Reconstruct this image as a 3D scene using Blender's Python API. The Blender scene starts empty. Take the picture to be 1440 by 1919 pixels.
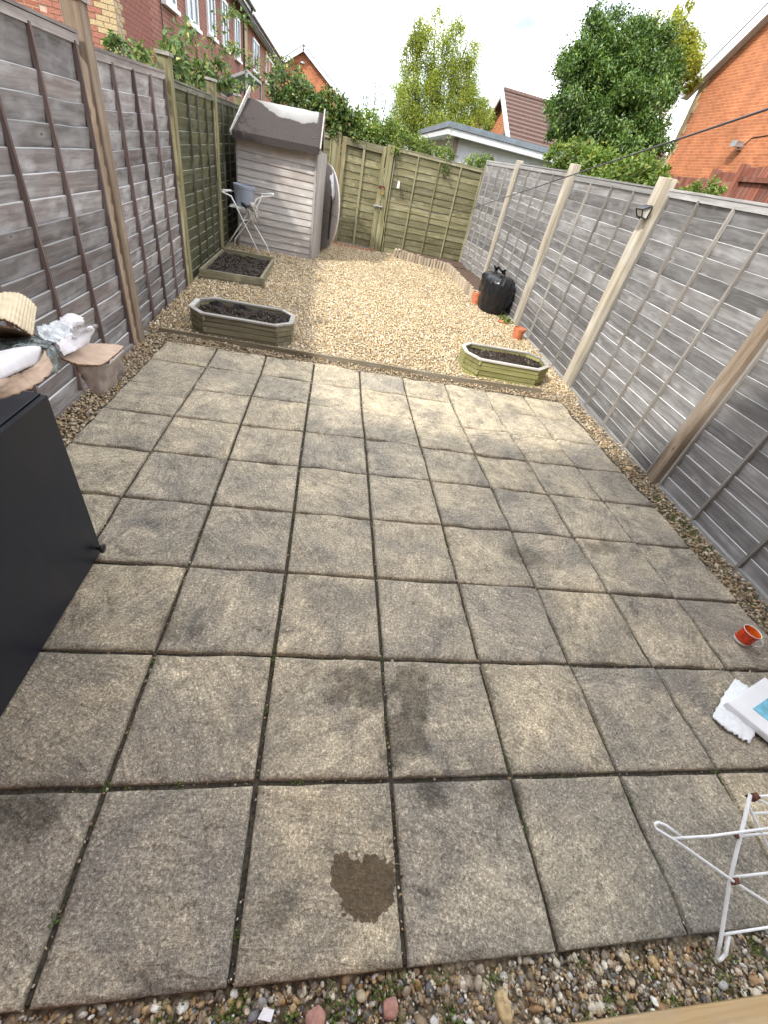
import bpy, math, random
import numpy as np
from mathutils import Vector, Matrix, noise as mnoise

random.seed(7)
rng = np.random.default_rng(7)
scene = bpy.context.scene
COL = scene.collection

# ------------------------------------------------------------------ camera
cam_d = bpy.data.cameras.new('camera')
cam = bpy.data.objects.new('camera', cam_d)
COL.objects.link(cam)
cam_d.sensor_fit = 'VERTICAL'
cam_d.sensor_height = 36.0
cam_d.lens = 36.0 * 775.55 / 1919.0
cam_d.clip_start = 0.02
cam_d.clip_end = 2000.0
_R = [[0.97927312, -0.0778675, 0.18697808],
      [0.09191598, -0.6517677, -0.75282821],
      [0.18048713, 0.75441071, -0.63110132]]
cam.matrix_world = Matrix(((_R[0][0], -_R[1][0], -_R[2][0], -0.377),
                           (_R[0][1], -_R[1][1], -_R[2][1], -0.027),
                           (_R[0][2], -_R[1][2], -_R[2][2], 1.624),
                           (0, 0, 0, 1)))
scene.camera = cam

# ------------------------------------------------------------------ world, sun, exposure
SUN = Vector((0.83, 0.665, -1.0)).normalized()        # direction the light travels
world = bpy.data.worlds.new('World')
scene.world = world
world.use_nodes = True
wn, wl = world.node_tree.nodes, world.node_tree.links
wn.clear()
w_out = wn.new('ShaderNodeOutputWorld')
w_bg = wn.new('ShaderNodeBackground')
w_sky = wn.new('ShaderNodeTexSky')
w_sky.sky_type = 'NISHITA'
w_sky.sun_disc = False
w_sky.sun_elevation = math.asin(-SUN.z)
w_sky.sun_rotation = math.atan2(-SUN.x, -SUN.y)
w_sky.air_density = 1.0
w_sky.dust_density = 1.5
w_tc = wn.new('ShaderNodeTexCoord')
w_mp = wn.new('ShaderNodeMapping')
w_mp.inputs['Scale'].default_value = (1.0, 1.0, 1.9)
w_n = wn.new('ShaderNodeTexNoise')
w_n.inputs['Scale'].default_value = 2.1
w_n.inputs['Detail'].default_value = 7
w_n.inputs['Roughness'].default_value = 0.55
w_n.inputs['Distortion'].default_value = 0.4
w_r = wn.new('ShaderNodeValToRGB')
w_r.color_ramp.elements[0].position = 0.36
w_r.color_ramp.elements[0].color = (0.10, 0.10, 0.10, 1)
w_r.color_ramp.elements[1].position = 0.56
w_r.color_ramp.elements[1].color = (1, 1, 1, 1)
w_n2 = wn.new('ShaderNodeTexNoise')
w_n2.inputs['Scale'].default_value = 3.3
w_n2.inputs['Detail'].default_value = 6
w_r2 = wn.new('ShaderNodeValToRGB')
w_r2.color_ramp.elements[0].position = 0.33
w_r2.color_ramp.elements[0].color = (2.3, 2.5, 2.75, 1)
w_r2.color_ramp.elements[1].position = 0.60
w_r2.color_ramp.elements[1].color = (13.8, 13.9, 14.0, 1)
w_mix = wn.new('ShaderNodeMixRGB')
wl.new(w_tc.outputs['Generated'], w_mp.inputs['Vector'])
wl.new(w_mp.outputs['Vector'], w_n.inputs['Vector'])
wl.new(w_mp.outputs['Vector'], w_n2.inputs['Vector'])
wl.new(w_n.outputs['Fac'], w_r.inputs['Fac'])
wl.new(w_n2.outputs['Fac'], w_r2.inputs['Fac'])
wl.new(w_r.outputs['Color'], w_mix.inputs['Fac'])
wl.new(w_sky.outputs['Color'], w_mix.inputs['Color1'])
wl.new(w_r2.outputs['Color'], w_mix.inputs['Color2'])
wl.new(w_mix.outputs['Color'], w_bg.inputs['Color'])
w_bg.inputs['Strength'].default_value = 0.15
wl.new(w_bg.outputs['Background'], w_out.inputs['Surface'])

sun_d = bpy.data.lights.new('sun', 'SUN')
sun_d.energy = 2.05
sun_d.angle = math.radians(2.5)
sun_d.color = (1.0, 0.95, 0.86)
sun = bpy.data.objects.new('sun', sun_d)
COL.objects.link(sun)
sun.rotation_euler = SUN.to_track_quat('-Z', 'Y').to_euler()
sun.location = (-20, -16, 25)

scene.view_settings.view_transform = 'Standard'
scene.view_settings.look = 'None'
scene.view_settings.gamma = 1.0
scene.view_settings.exposure = 1.28
scene.cycles.max_bounces = 6
scene.cycles.diffuse_bounces = 3
scene.cycles.glossy_bounces = 3
scene.view_settings.use_curve_mapping = False

# ------------------------------------------------------------------ node helpers
def new_mat(name, rough=0.8):
    m = bpy.data.materials.new(name)
    m.use_nodes = True
    nt = m.node_tree
    b = nt.nodes['Principled BSDF']
    b.inputs['Roughness'].default_value = rough
    return m, nt, b

def nd(nt, typ, ins=None, **props):
    n = nt.nodes.new(typ)
    for k, v in props.items():
        setattr(n, k, v)
    for k, v in (ins or {}).items():
        s = n.inputs[k]
        if hasattr(v, 'is_output'):
            nt.links.new(v, s)
        else:
            s.default_value = v
    return n

def ramp(nt, fac, stops, interp='LINEAR'):
    n = nt.nodes.new('ShaderNodeValToRGB')
    cr = n.color_ramp
    cr.interpolation = interp
    while len(cr.elements) < len(stops):
        cr.elements.new(0.5)
    for e, (p, c) in zip(cr.elements, stops):
        e.position = p
        e.color = (c, c, c, 1) if isinstance(c, (int, float)) else (*c[:3], 1)
    nt.links.new(fac, n.inputs['Fac'])
    return n.outputs['Color']

def mixc(nt, fac, a, b, mode='MIX'):
    n = nt.nodes.new('ShaderNodeMixRGB')
    n.blend_type = mode
    for s, v in (('Fac', fac), ('Color1', a), ('Color2', b)):
        if hasattr(v, 'is_output'):
            nt.links.new(v, n.inputs[s])
        elif s == 'Fac':
            n.inputs[s].default_value = v
        else:
            n.inputs[s].default_value = (v, v, v, 1) if isinstance(v, (int, float)) else (*v[:3], 1)
    return n.outputs['Color']

def vmath(nt, op, a, b=None):
    n = nt.nodes.new('ShaderNodeVectorMath')
    n.operation = op
    for i, v in enumerate((a, b)):
        if v is None:
            continue
        if hasattr(v, 'is_output'):
            nt.links.new(v, n.inputs[i])
        else:
            n.inputs[i].default_value = v
    return n.outputs[0]

def smath(nt, op, a, b=0.0, clamp=False):
    n = nt.nodes.new('ShaderNodeMath')
    n.operation = op
    n.use_clamp = clamp
    for i, v in enumerate((a, b)):
        if hasattr(v, 'is_output'):
            nt.links.new(v, n.inputs[i])
        else:
            n.inputs[i].default_value = v
    return n.outputs[0]

def noise(nt, vec, scale, detail=4, rough=0.55, dist=0.0):
    return nd(nt, 'ShaderNodeTexNoise', {'Vector': vec, 'Scale': scale, 'Detail': detail,
                                         'Roughness': rough, 'Distortion': dist}).outputs['Fac']

def mapped(nt, vec, scale=(1, 1, 1), loc=(0, 0, 0)):
    return nd(nt, 'ShaderNodeMapping', {'Vector': vec, 'Scale': scale, 'Location': loc}).outputs['Vector']

def bump(nt, bsdf, h, strength=0.4, dist=0.01):
    n = nd(nt, 'ShaderNodeBump', {'Height': h, 'Strength': strength, 'Distance': dist})
    nt.links.new(n.outputs['Normal'], bsdf.inputs['Normal'])

def shifted(nt, k=31.0):
    """object coordinates shifted by a per-object random amount"""
    tc = nd(nt, 'ShaderNodeTexCoord')
    oi = nd(nt, 'ShaderNodeObjectInfo')
    r = smath(nt, 'MULTIPLY', oi.outputs['Random'], k)
    c = nd(nt, 'ShaderNodeCombineXYZ', {'X': r, 'Y': r, 'Z': r}).outputs[0]
    return vmath(nt, 'ADD', tc.outputs['Object'], c), oi.outputs['Random']

def plain(name, col, rough=0.6, metal=0.0, nscale=30, namt=0.12, bumpy=0.0, coat=0.0):
    m, nt, b = new_mat(name, rough)
    v, r = shifted(nt)
    f = noise(nt, v, nscale, 5)
    lo = tuple(c * (1 - namt * 1.6) for c in col)
    hi = tuple(min(1, c * (1 + namt)) for c in col)
    nt.links.new(ramp(nt, f, [(0.3, lo), (0.7, hi)]), b.inputs['Base Color'])
    b.inputs['Metallic'].default_value = metal
    if coat:
        b.inputs['Coat Weight'].default_value = coat
    if bumpy:
        bump(nt, b, f, bumpy, 0.01)
    return m

def wood(name, dark, mid, light, axis='X', stain=None, stain_amt=0.5, knots=True, rough=0.85,
         grain=26, wear=0.35, wearcol=(0.5, 0.49, 0.47), scale=1.0, varamt=0.35):
    m, nt, b = new_mat(name, rough)
    v, rnd = shifted(nt)
    s = {'X': (1.3, grain, grain), 'Z': (grain, grain, 1.3), 'Y': (grain, 1.3, grain)}[axis]
    s = tuple(q * scale for q in s)
    warp = nd(nt, 'ShaderNodeTexNoise', {'Vector': v, 'Scale': 2.2 * scale, 'Detail': 2}).outputs['Color']
    vw = vmath(nt, 'ADD', v, vmath(nt, 'MULTIPLY', warp, (0.05, 0.05, 0.05)))
    g = noise(nt, mapped(nt, vw, s), 1.0, 8, 0.65, 0.6)
    col = ramp(nt, g, [(0.28, dark), (0.5, mid), (0.74, light)])
    # weathered pale patches
    s2 = {'X': (3, 9, 9), 'Z': (9, 9, 3), 'Y': (9, 3, 9)}[axis]
    wv = noise(nt, mapped(nt, v, s2), 1.0, 6, 0.6)
    wf = ramp(nt, wv, [(0.48, 0.0), (0.75, wear)])
    col = mixc(nt, wf, col, wearcol)
    if stain:
        sv = noise(nt, mapped(nt, v, (2.2, 2.2, 2.2)), 1.0, 5, 0.6)
        col = mixc(nt, ramp(nt, sv, [(0.40, 0.0), (0.68, stain_amt)]), col, stain)
    h = g
    if knots:
        ks = {'X': (4.0, 0.6, 8.5), 'Z': (7, 7, 2.2), 'Y': (7, 2.2, 7)}[axis]
        vo = nd(nt, 'ShaderNodeTexVoronoi', {'Vector': mapped(nt, vw, ks), 'Scale': 1.0})
        d = vo.outputs['Distance']
        col = mixc(nt, ramp(nt, d, [(0.05, 0.38), (0.30, 0.0)]), col, tuple(min(1, c * 1.5) for c in light))
        col = mixc(nt, ramp(nt, d, [(0.03, 0.75), (0.075, 0.0)]), col, tuple(c * 0.35 for c in dark))
    tint = ramp(nt, rnd, [(0.0, 1 - varamt), (1.0, 1 + varamt * 0.35)])
    col = mixc(nt, 1.0, col, tint, 'MULTIPLY')
    nt.links.new(col, b.inputs['Base Color'])
    b.inputs['Specular IOR Level'].default_value = 0.25
    bump(nt, b, h, 0.5, 0.004)
    return m

def island_mat(name, stops, rough=0.7, spec=0.4, transl=0.0, nscale=40, namt=0.3):
    m, nt, b = new_mat(name, rough)
    g = nd(nt, 'ShaderNodeNewGeometry')
    col = ramp(nt, g.outputs['Random Per Island'], stops)
    tc = nd(nt, 'ShaderNodeTexCoord')
    f = noise(nt, tc.outputs['Object'], nscale, 4)
    col = mixc(nt, 1.0, col, ramp(nt, f, [(0.3, 1 - namt), (0.7, 1 + namt * 0.5)]), 'MULTIPLY')
    nt.links.new(col, b.inputs['Base Color'])
    b.inputs['Specular IOR Level'].default_value = spec
    if transl:
        t = nd(nt, 'ShaderNodeBsdfTranslucent', {'Color': mixc(nt, 1.0, col, (1.1, 1.15, 0.6), 'MULTIPLY')})
        mx = nd(nt, 'ShaderNodeMixShader', {'Fac': transl})
        nt.links.new(b.outputs[0], mx.inputs[1])
        nt.links.new(t.outputs[0], mx.inputs[2])
        nt.links.new(mx.outputs[0], nt.nodes['Material Output'].inputs['Surface'])
    return m

def brick_mat(name, c1, c2, mortar, axis='X', bw=0.225, bh=0.075):
    m, nt, b = new_mat(name, 0.9)
    tc = nd(nt, 'ShaderNodeTexCoord')
    sp = nd(nt, 'ShaderNodeSeparateXYZ', {'Vector': tc.outputs['Object']})
    cb = nd(nt, 'ShaderNodeCombineXYZ', {'X': sp.outputs[0 if axis == 'X' else 1], 'Y': sp.outputs[2]})
    n1 = noise(nt, tc.outputs['Object'], 1.6, 6, 0.65)
    br = nd(nt, 'ShaderNodeTexBrick', {'Vector': cb.outputs[0], 'Scale': 1.0, 'Mortar Size': 0.006,
                                       'Mortar Smooth': 0.2, 'Brick Width': bw, 'Row Height': bh, 'Bias': 0.0,
                                       'Color1': (*c1, 1), 'Color2': (*c2, 1), 'Mortar': (*mortar, 1)})
    n2 = noise(nt, tc.outputs['Object'], 60, 4)
    col = mixc(nt, 1.0, br.outputs['Color'], ramp(nt, n1, [(0.3, 0.68), (0.7, 1.14)]), 'MULTIPLY')
    col = mixc(nt, 1.0, col, ramp(nt, n2, [(0.3, 0.85), (0.7, 1.08)]), 'MULTIPLY')
    nt.links.new(col, b.inputs['Base Color'])
    bump(nt, b, smath(nt, 'SUBTRACT', 1.0, br.outputs['Fac']), 0.6, 0.008)
    return m

# ------------------------------------------------------------------ mesh helpers
def link(name, me, mat, parent=None, loc=(0, 0, 0), smooth=False):
    o = bpy.data.objects.new(name, me)
    COL.objects.link(o)
    o.location = loc
    if mat is not None:
        if len(me.materials) == 0:
            for mm in (mat if isinstance(mat, (list, tuple)) else [mat]):
                me.materials.append(mm)
    if smooth:
        me.polygons.foreach_set('use_smooth', [True] * len(me.polygons))
    if parent is not None:
        o.parent = parent
    return o

class MB:
    """collects geometry of one mesh"""
    def __init__(s):
        s.v, s.f, s.mi = [], [], []
    def add(s, vs, fs, mi=0):
        b = len(s.v)
        s.v += [tuple(p) for p in vs]
        s.f += [tuple(b + i for i in q) for q in fs]
        s.mi += [mi] * len(fs)
        return s
    def box(s, lo, hi, mi=0, jit=0.0):
        x0, y0, z0 = lo
        x1, y1, z1 = hi
        vs = [(x0, y0, z0), (x1, y0, z0), (x1, y1, z0), (x0, y1, z0), (x0, y0, z1), (x1, y0, z1), (x1, y1, z1), (x0, y1, z1)]
        if jit:
            vs = [tuple(c + random.uniform(-jit, jit) for c in p) for p in vs]
        return s.add(vs, [(0, 3, 2, 1), (4, 5, 6, 7), (0, 1, 5, 4), (1, 2, 6, 5), (2, 3, 7, 6), (3, 0, 4, 7)], mi)
    def beam(s, a, b, w, h, up=(0, 0, 1), mi=0):
        """rectangular bar from a to b: w sideways, h along up"""
        a, b = Vector(a), Vector(b)
        d = (b - a).normalized()
        u = Vector(up)
        sd = d.cross(u)
        if sd.length < 1e-5:
            sd = d.cross(Vector((1, 0, 0)))
        sd.normalize()
        u = sd.cross(d).normalized()
        vs = []
        for p in (a, b):
            for i, j in ((-1, -1), (1, -1), (1, 1), (-1, 1)):
                vs.append(p + sd * (i * w / 2) + u * (j * h / 2))
        return s.add(vs, [(0, 1, 2, 3), (7, 6, 5, 4), (0, 4, 5, 1), (1, 5, 6, 2), (2, 6, 7, 3), (3, 7, 4, 0)], mi)
    def tube(s, pts, r, n=8, mi=0, caps=True):
        pts = [Vector(p) for p in pts]
        rs = r if isinstance(r, (list, tuple)) else [r] * len(pts)
        prev = None
        rings = []
        for i, p in enumerate(pts):
            d = (pts[min(i + 1, len(pts) - 1)] - pts[max(i - 1, 0)]).normalized()
            if prev is None:
                u = d.orthogonal().normalized()
            else:
                u = (prev - d * prev.dot(d))
                u = u.normalized() if u.length > 1e-6 else d.orthogonal().normalized()
            prev = u
            w = d.cross(u)
            rings.append([p + (u * math.cos(2 * math.pi * k / n) + w * math.sin(2 * math.pi * k / n)) * rs[i] for k in range(n)])
        vs = [q for rg in rings for q in rg]
        fs = []
        for i in range(len(pts) - 1):
            for k in range(n):
                fs.append((i * n + k, i * n + (k + 1) % n, (i + 1) * n + (k + 1) % n, (i + 1) * n + k))
        if caps:
            fs.append(tuple(reversed(range(n))))
            fs.append(tuple((len(pts) - 1) * n + k for k in range(n)))
        return s.add(vs, fs, mi)
    def lathe(s, prof, n=24, origin=(0, 0, 0), mi=0, close=False):
        vs, fs = [], []
        for r, z in prof:
            for k in range(n):
                a = 2 * math.pi * k / n
                vs.append((origin[0] + r * math.cos(a), origin[1] + r * math.sin(a), origin[2] + z))
        for i in range(len(prof) - 1):
            for k in range(n):
                fs.append((i * n + k, i * n + (k + 1) % n, (i + 1) * n + (k + 1) % n, (i + 1) * n + k))
        if close:
            fs.append(tuple(reversed(range(n))))
            fs.append(tuple((len(prof) - 1) * n + k for k in range(n)))
        return s.add(vs, fs, mi)
    def prism(s, poly, z0, z1, mi=0):
        n = len(poly)
        vs = [(x, y, z0) for x, y in poly] + [(x, y, z1) for x, y in poly]
        fs = [tuple(reversed(range(n))), tuple(range(n, 2 * n))]
        fs += [(i, (i + 1) % n, n + (i + 1) % n, n + i) for i in range(n)]
        return s.add(vs, fs, mi)
    def mesh(s, name, origin=(0, 0, 0)):
        me = bpy.data.meshes.new(name)
        ox, oy, oz = origin
        me.from_pydata([(x - ox, y - oy, z - oz) for x, y, z in s.v], [], s.f)
        me.polygons.foreach_set('material_index', s.mi)
        me.update()
        return me
    def build(s, name, mat, parent=None, smooth=False, origin=None, bevel=0.0):
        """vertices are in world space; the parent has no rotation"""
        o = Vector(origin) if origin is not None else (parent_loc(parent) if parent else Vector((0, 0, 0)))
        ob = link(name, s.mesh(name, o), mat, parent, (0, 0, 0) if parent else o, smooth)
        if bevel:
            md = ob.modifiers.new('bevel', 'BEVEL')
            md.width = bevel
            md.segments = 2
            md.limit_method = 'ANGLE'
        return ob

def parent_loc(p):
    v = Vector((0, 0, 0))
    while p is not None:
        v += p.location
        p = p.parent
    return v

def tag(o, label=None, cat=None, group=None, kind=None):
    if label: o['label'] = label
    if cat: o['category'] = cat
    if group: o['group'] = group
    if kind: o['kind'] = kind
    return o

def thing(name, label, cat, loc=(0, 0, 0), group=None, rotz=0.0):
    o = bpy.data.objects.new(name, None)
    o.empty_display_size = 0.1
    COL.objects.link(o)
    o.location = loc
    o.rotation_euler = (0, 0, rotz)
    return tag(o, label, cat, group)

def np_mesh(name, verts, faces, mat, parent=None, smooth=False):
    """verts (N,3), faces (M,k) with equal k"""
    me = bpy.data.meshes.new(name)
    nv, nf, k = len(verts), len(faces), faces.shape[1]
    me.vertices.add(nv)
    me.vertices.foreach_set('co', np.asarray(verts, np.float32).ravel())
    me.loops.add(nf * k)
    me.loops.foreach_set('vertex_index', np.asarray(faces, np.int32).ravel())
    me.polygons.add(nf)
    me.polygons.foreach_set('loop_start', np.arange(0, nf * k, k, dtype=np.int32))
    me.polygons.foreach_set('loop_total', np.full(nf, k, np.int32))
    if smooth:
        me.polygons.foreach_set('use_smooth', np.ones(nf, bool))
    me.update(calc_edges=True)
    me.validate()
    return link(name, me, mat, parent)

def rand_rot(n):
    q = rng.normal(size=(n, 4))
    q /= np.linalg.norm(q, axis=1)[:, None]
    w, x, y, z = q.T
    return np.stack([np.stack([1 - 2 * (y * y + z * z), 2 * (x * y - z * w), 2 * (x * z + y * w)], 1),
                     np.stack([2 * (x * y + z * w), 1 - 2 * (x * x + z * z), 2 * (y * z - x * w)], 1),
                     np.stack([2 * (x * z - y * w), 2 * (y * z + x * w), 1 - 2 * (x * x + y * y)], 1)], 1)

def ico(sub):
    import bmesh
    bm = bmesh.new()
    bmesh.ops.create_icosphere(bm, subdivisions=sub, radius=1.0)
    bm.verts.ensure_lookup_table()
    v = np.array([p.co[:] for p in bm.verts])
    f = np.array([[q.index for q in p.verts] for p in bm.faces])
    bm.free()
    return v, f

def pebbles(pts, size, sub=1, flat=0.6, amin=0.6):
    """pts (n,3), size (n,) half axis -> verts, faces"""
    v0, f0 = ico(sub)
    n = len(pts)
    ax = np.stack([size, size * rng.uniform(amin, 0.95, n), size * rng.uniform(flat - 0.15, flat + 0.2, n)], 1)
    tilt = rng.normal(0, 0.32, (n, 2))
    ang = rng.uniform(0, 2 * np.pi, n)
    ca, sa = np.cos(ang), np.sin(ang)
    lump = 1 + rng.normal(0, 0.10, (n, len(v0)))
    p = v0[None] * ax[:, None, :] * lump[:, :, None]
    p[:, :, 2] += p[:, :, 0] * tilt[:, :1] + p[:, :, 1] * tilt[:, 1:]
    x = p[:, :, 0] * ca[:, None] - p[:, :, 1] * sa[:, None]
    y = p[:, :, 0] * sa[:, None] + p[:, :, 1] * ca[:, None]
    p = np.stack([x, y, p[:, :, 2]], 2) + pts[:, None, :]
    f = f0[None] + (np.arange(n) * len(v0))[:, None, None]
    return p.reshape(-1, 3), f.reshape(-1, 3)

def leaves(pts, size, aspect=0.5, out=None, droop=0.3, upbias=0.4):
    """kite shaped folded leaves: 4 verts, 2 triangles"""
    n = len(pts)
    d = rng.normal(size=(n, 3))
    if out is not None:
        d = d * 0.8 + out * 0.9
    d[:, 2] -= droop
    d /= np.linalg.norm(d, axis=1)[:, None] + 1e-9
    nn = rng.normal(size=(n, 3))
    nn[:, 2] += upbias * 2
    if out is not None:
        nn += out * 0.5
    s = np.cross(d, nn)
    s /= np.linalg.norm(s, axis=1)[:, None] + 1e-9
    nn = np.cross(s, d)
    L = size[:, None]
    w = L * aspect
    a = pts
    tip = pts + d * L - nn * L * 0.15
    l = pts + d * L * 0.45 + s * w * 0.5 + nn * w * 0.18
    r = pts + d * L * 0.45 - s * w * 0.5 + nn * w * 0.18
    v = np.stack([a, r, tip, l], 1).reshape(-1, 3)
    b = (np.arange(n) * 4)[:, None]
    f = np.concatenate([b + [0, 1, 2], b + [0, 2, 3]], 1).reshape(-1, 3)
    return v, f

def crown_points(lumps, n, sub=26, spread=0.42, shell=0.65):
    """leaf positions in clumps spread over ellipsoid lumps (x,y,z,r)"""
    P, O = [], []
    w = np.array([l[3] ** 2 for l in lumps])
    w = w / w.sum()
    for (x, y, z, r), k in zip(lumps, w):
        c = np.array([x, y, z])
        m = max(6, int(sub))
        q = rng.normal(size=(m, 3))
        q /= np.linalg.norm(q, axis=1)[:, None]
        rad = r * (shell + (1.12 - shell) * rng.random(m))
        cc = c + q * rad[:, None] * np.array([1, 1, 1.0])
        cnt = int(n * k)
        idx = rng.integers(0, m, cnt)
        off = rng.normal(size=(cnt, 3)) * (r * spread * 0.45)
        p = cc[idx] + off
        o = p - c
        o /= np.linalg.norm(o, axis=1)[:, None] + 1e-9
        P.append(p)
        O.append(o)
    return np.concatenate(P), np.concatenate(O)

def sheet(name, ctrl, mat, parent, nu=18, nv=18, thick=0.003, rag=0.0, ribs=0.0, crumple=0.0, seed=1, smooth=True, rows=3):
    """smooth thin solid through a rows x m grid of control points (world space)"""
    m = len(ctrl) // rows
    C = np.array(ctrl, float).reshape(rows, m, 3)
    def basis(k, t):
        # Lagrange through k evenly spaced knots
        xs = np.linspace(0, 1, k)
        B = np.ones((len(t), k))
        for i in range(k):
            for j in range(k):
                if i != j:
                    B[:, i] *= (t - xs[j]) / (xs[i] - xs[j])
        return B
    rs = np.random.default_rng(seed)
    U = np.linspace(0, 1, nu)
    V = np.linspace(0, 1, nv)
    P = np.einsum('ui,vj,ijk->uvk', basis(rows, U), basis(m, V), C)
    du = np.gradient(P, axis=0)
    dv = np.gradient(P, axis=1)
    N = np.cross(du, dv)
    N /= np.linalg.norm(N, axis=2)[:, :, None] + 1e-9
    if rag:
        e = rs.normal(0, rag, (nu, nv, 1))
        P[0] -= du[0] * e[0] * 2; P[-1] += du[-1] * e[-1] * 2
        P[:, 0] -= dv[:, 0] * e[:, 0] * 2; P[:, -1] += dv[:, -1] * e[:, -1] * 2
        P += N * (rs.normal(0, rag * 0.004, (nu, nv, 1)))
    if ribs:
        P += N * (np.sin(np.linspace(0, 1, nv) * ribs)[None, :, None] * 0.0009)
    if crumple:
        for i in range(nu):
            for j in range(nv):
                q = Vector(P[i, j]) * 16 + Vector((seed, 0, 0))
                P[i, j] += N[i, j] * crumple * (abs(mnoise.noise(q)) * 1.6 - 0.4 + 0.5 * mnoise.noise(q * 2.3))
    A = P + N * thick / 2
    B = P - N * thick / 2
    vs = [tuple(p) for p in A.reshape(-1, 3)] + [tuple(p) for p in B.reshape(-1, 3)]
    k = nu * nv
    fs = []
    for i in range(nu - 1):
        for j in range(nv - 1):
            a, b, c, d = i * nv + j, (i + 1) * nv + j, (i + 1) * nv + j + 1, i * nv + j + 1
            fs.append((a, b, c, d)); fs.append((k + d, k + c, k + b, k + a))
    edge = [i * nv for i in range(nu)] + [(nu - 1) * nv + j for j in range(1, nv)] + \
           [i * nv + nv - 1 for i in range(nu - 2, -1, -1)] + [j for j in range(nv - 2, 0, -1)]
    mb = MB()
    mb.add(vs, fs, 0)
    for i in range(len(edge)):
        a, b = edge[i], edge[(i + 1) % len(edge)]
        mb.f.append((b, a, k + a, k + b)); mb.mi.append(1 if isinstance(mat, (list, tuple)) else 0)
    return mb.build(name, mat, parent, smooth)

# ------------------------------------------------------------------ materials
M = {}
M['soil'] = plain('soil', (0.030, 0.022, 0.017), 0.95, nscale=60, namt=0.5, bumpy=1.0)
M['dirt'] = plain('joint_dirt', (0.060, 0.050, 0.036), 0.95, nscale=70, namt=0.5, bumpy=1.0)
M['grass'] = plain('rough_grass', (0.06, 0.085, 0.03), 0.95, nscale=3, namt=0.4, bumpy=0.5)

def gravel_ground():
    m, nt, b = new_mat('gravel_ground', 0.9)
    g = nd(nt, 'ShaderNodeNewGeometry')
    vo = nd(nt, 'ShaderNodeTexVoronoi', {'Vector': g.outputs['Position'], 'Scale': 55.0})
    sp = nd(nt, 'ShaderNodeSeparateColor', {'Color': vo.outputs['Color']})
    col = ramp(nt, sp.outputs[0], [(0.0, (0.10, 0.075, 0.05)), (0.3, (0.26, 0.19, 0.11)), (0.7, (0.42, 0.33, 0.21)), (1.0, (0.5, 0.44, 0.34))])
    col = mixc(nt, ramp(nt, vo.outputs['Distance'], [(0.3, 0.0), (0.8, 0.8)]), col, (0.05, 0.04, 0.03))
    nt.links.new(col, b.inputs['Base Color'])
    bump(nt, b, smath(nt, 'SUBTRACT', 1.0, vo.outputs['Distance']), 0.8, 0.01)
    return m
M['gravel_ground'] = gravel_ground()
M['gravel'] = island_mat('pale_gravel', [(0.0, (0.58, 0.465, 0.275)), (0.16, (0.73, 0.64, 0.465)), (0.30, (0.45, 0.30, 0.135)),
                                        (0.44, (0.63, 0.51, 0.30)), (0.58, (0.82, 0.76, 0.63)), (0.70, (0.51, 0.365, 0.175)),
                                        (0.80, (0.34, 0.18, 0.07)), (0.88, (0.67, 0.56, 0.38)), (0.95, (0.24, 0.20, 0.155)), (1.0, (0.70, 0.61, 0.45))], 0.75, 0.25, nscale=90, namt=0.2)
M['pebble_mix'] = island_mat('mixed_pebbles', [(0.0, (0.62, 0.55, 0.42)), (0.13, (0.16, 0.12, 0.09)), (0.26, (0.50, 0.34, 0.16)), (0.38, (0.09, 0.08, 0.08)),
                                              (0.50, (0.36, 0.20, 0.08)), (0.60, (0.74, 0.68, 0.56)), (0.70, (0.22, 0.15, 0.09)), (0.80, (0.55, 0.44, 0.28)),
                                              (0.90, (0.13, 0.13, 0.14)), (1.0, (0.80, 0.76, 0.68))], 0.55, 0.45, nscale=140, namt=0.35)
M['moss'] = island_mat('moss_leaves', [(0, (0.07, 0.13, 0.025)), (0.5, (0.13, 0.20, 0.04)), (1, (0.20, 0.24, 0.06))], 0.7, 0.3, 0.2)

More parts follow.
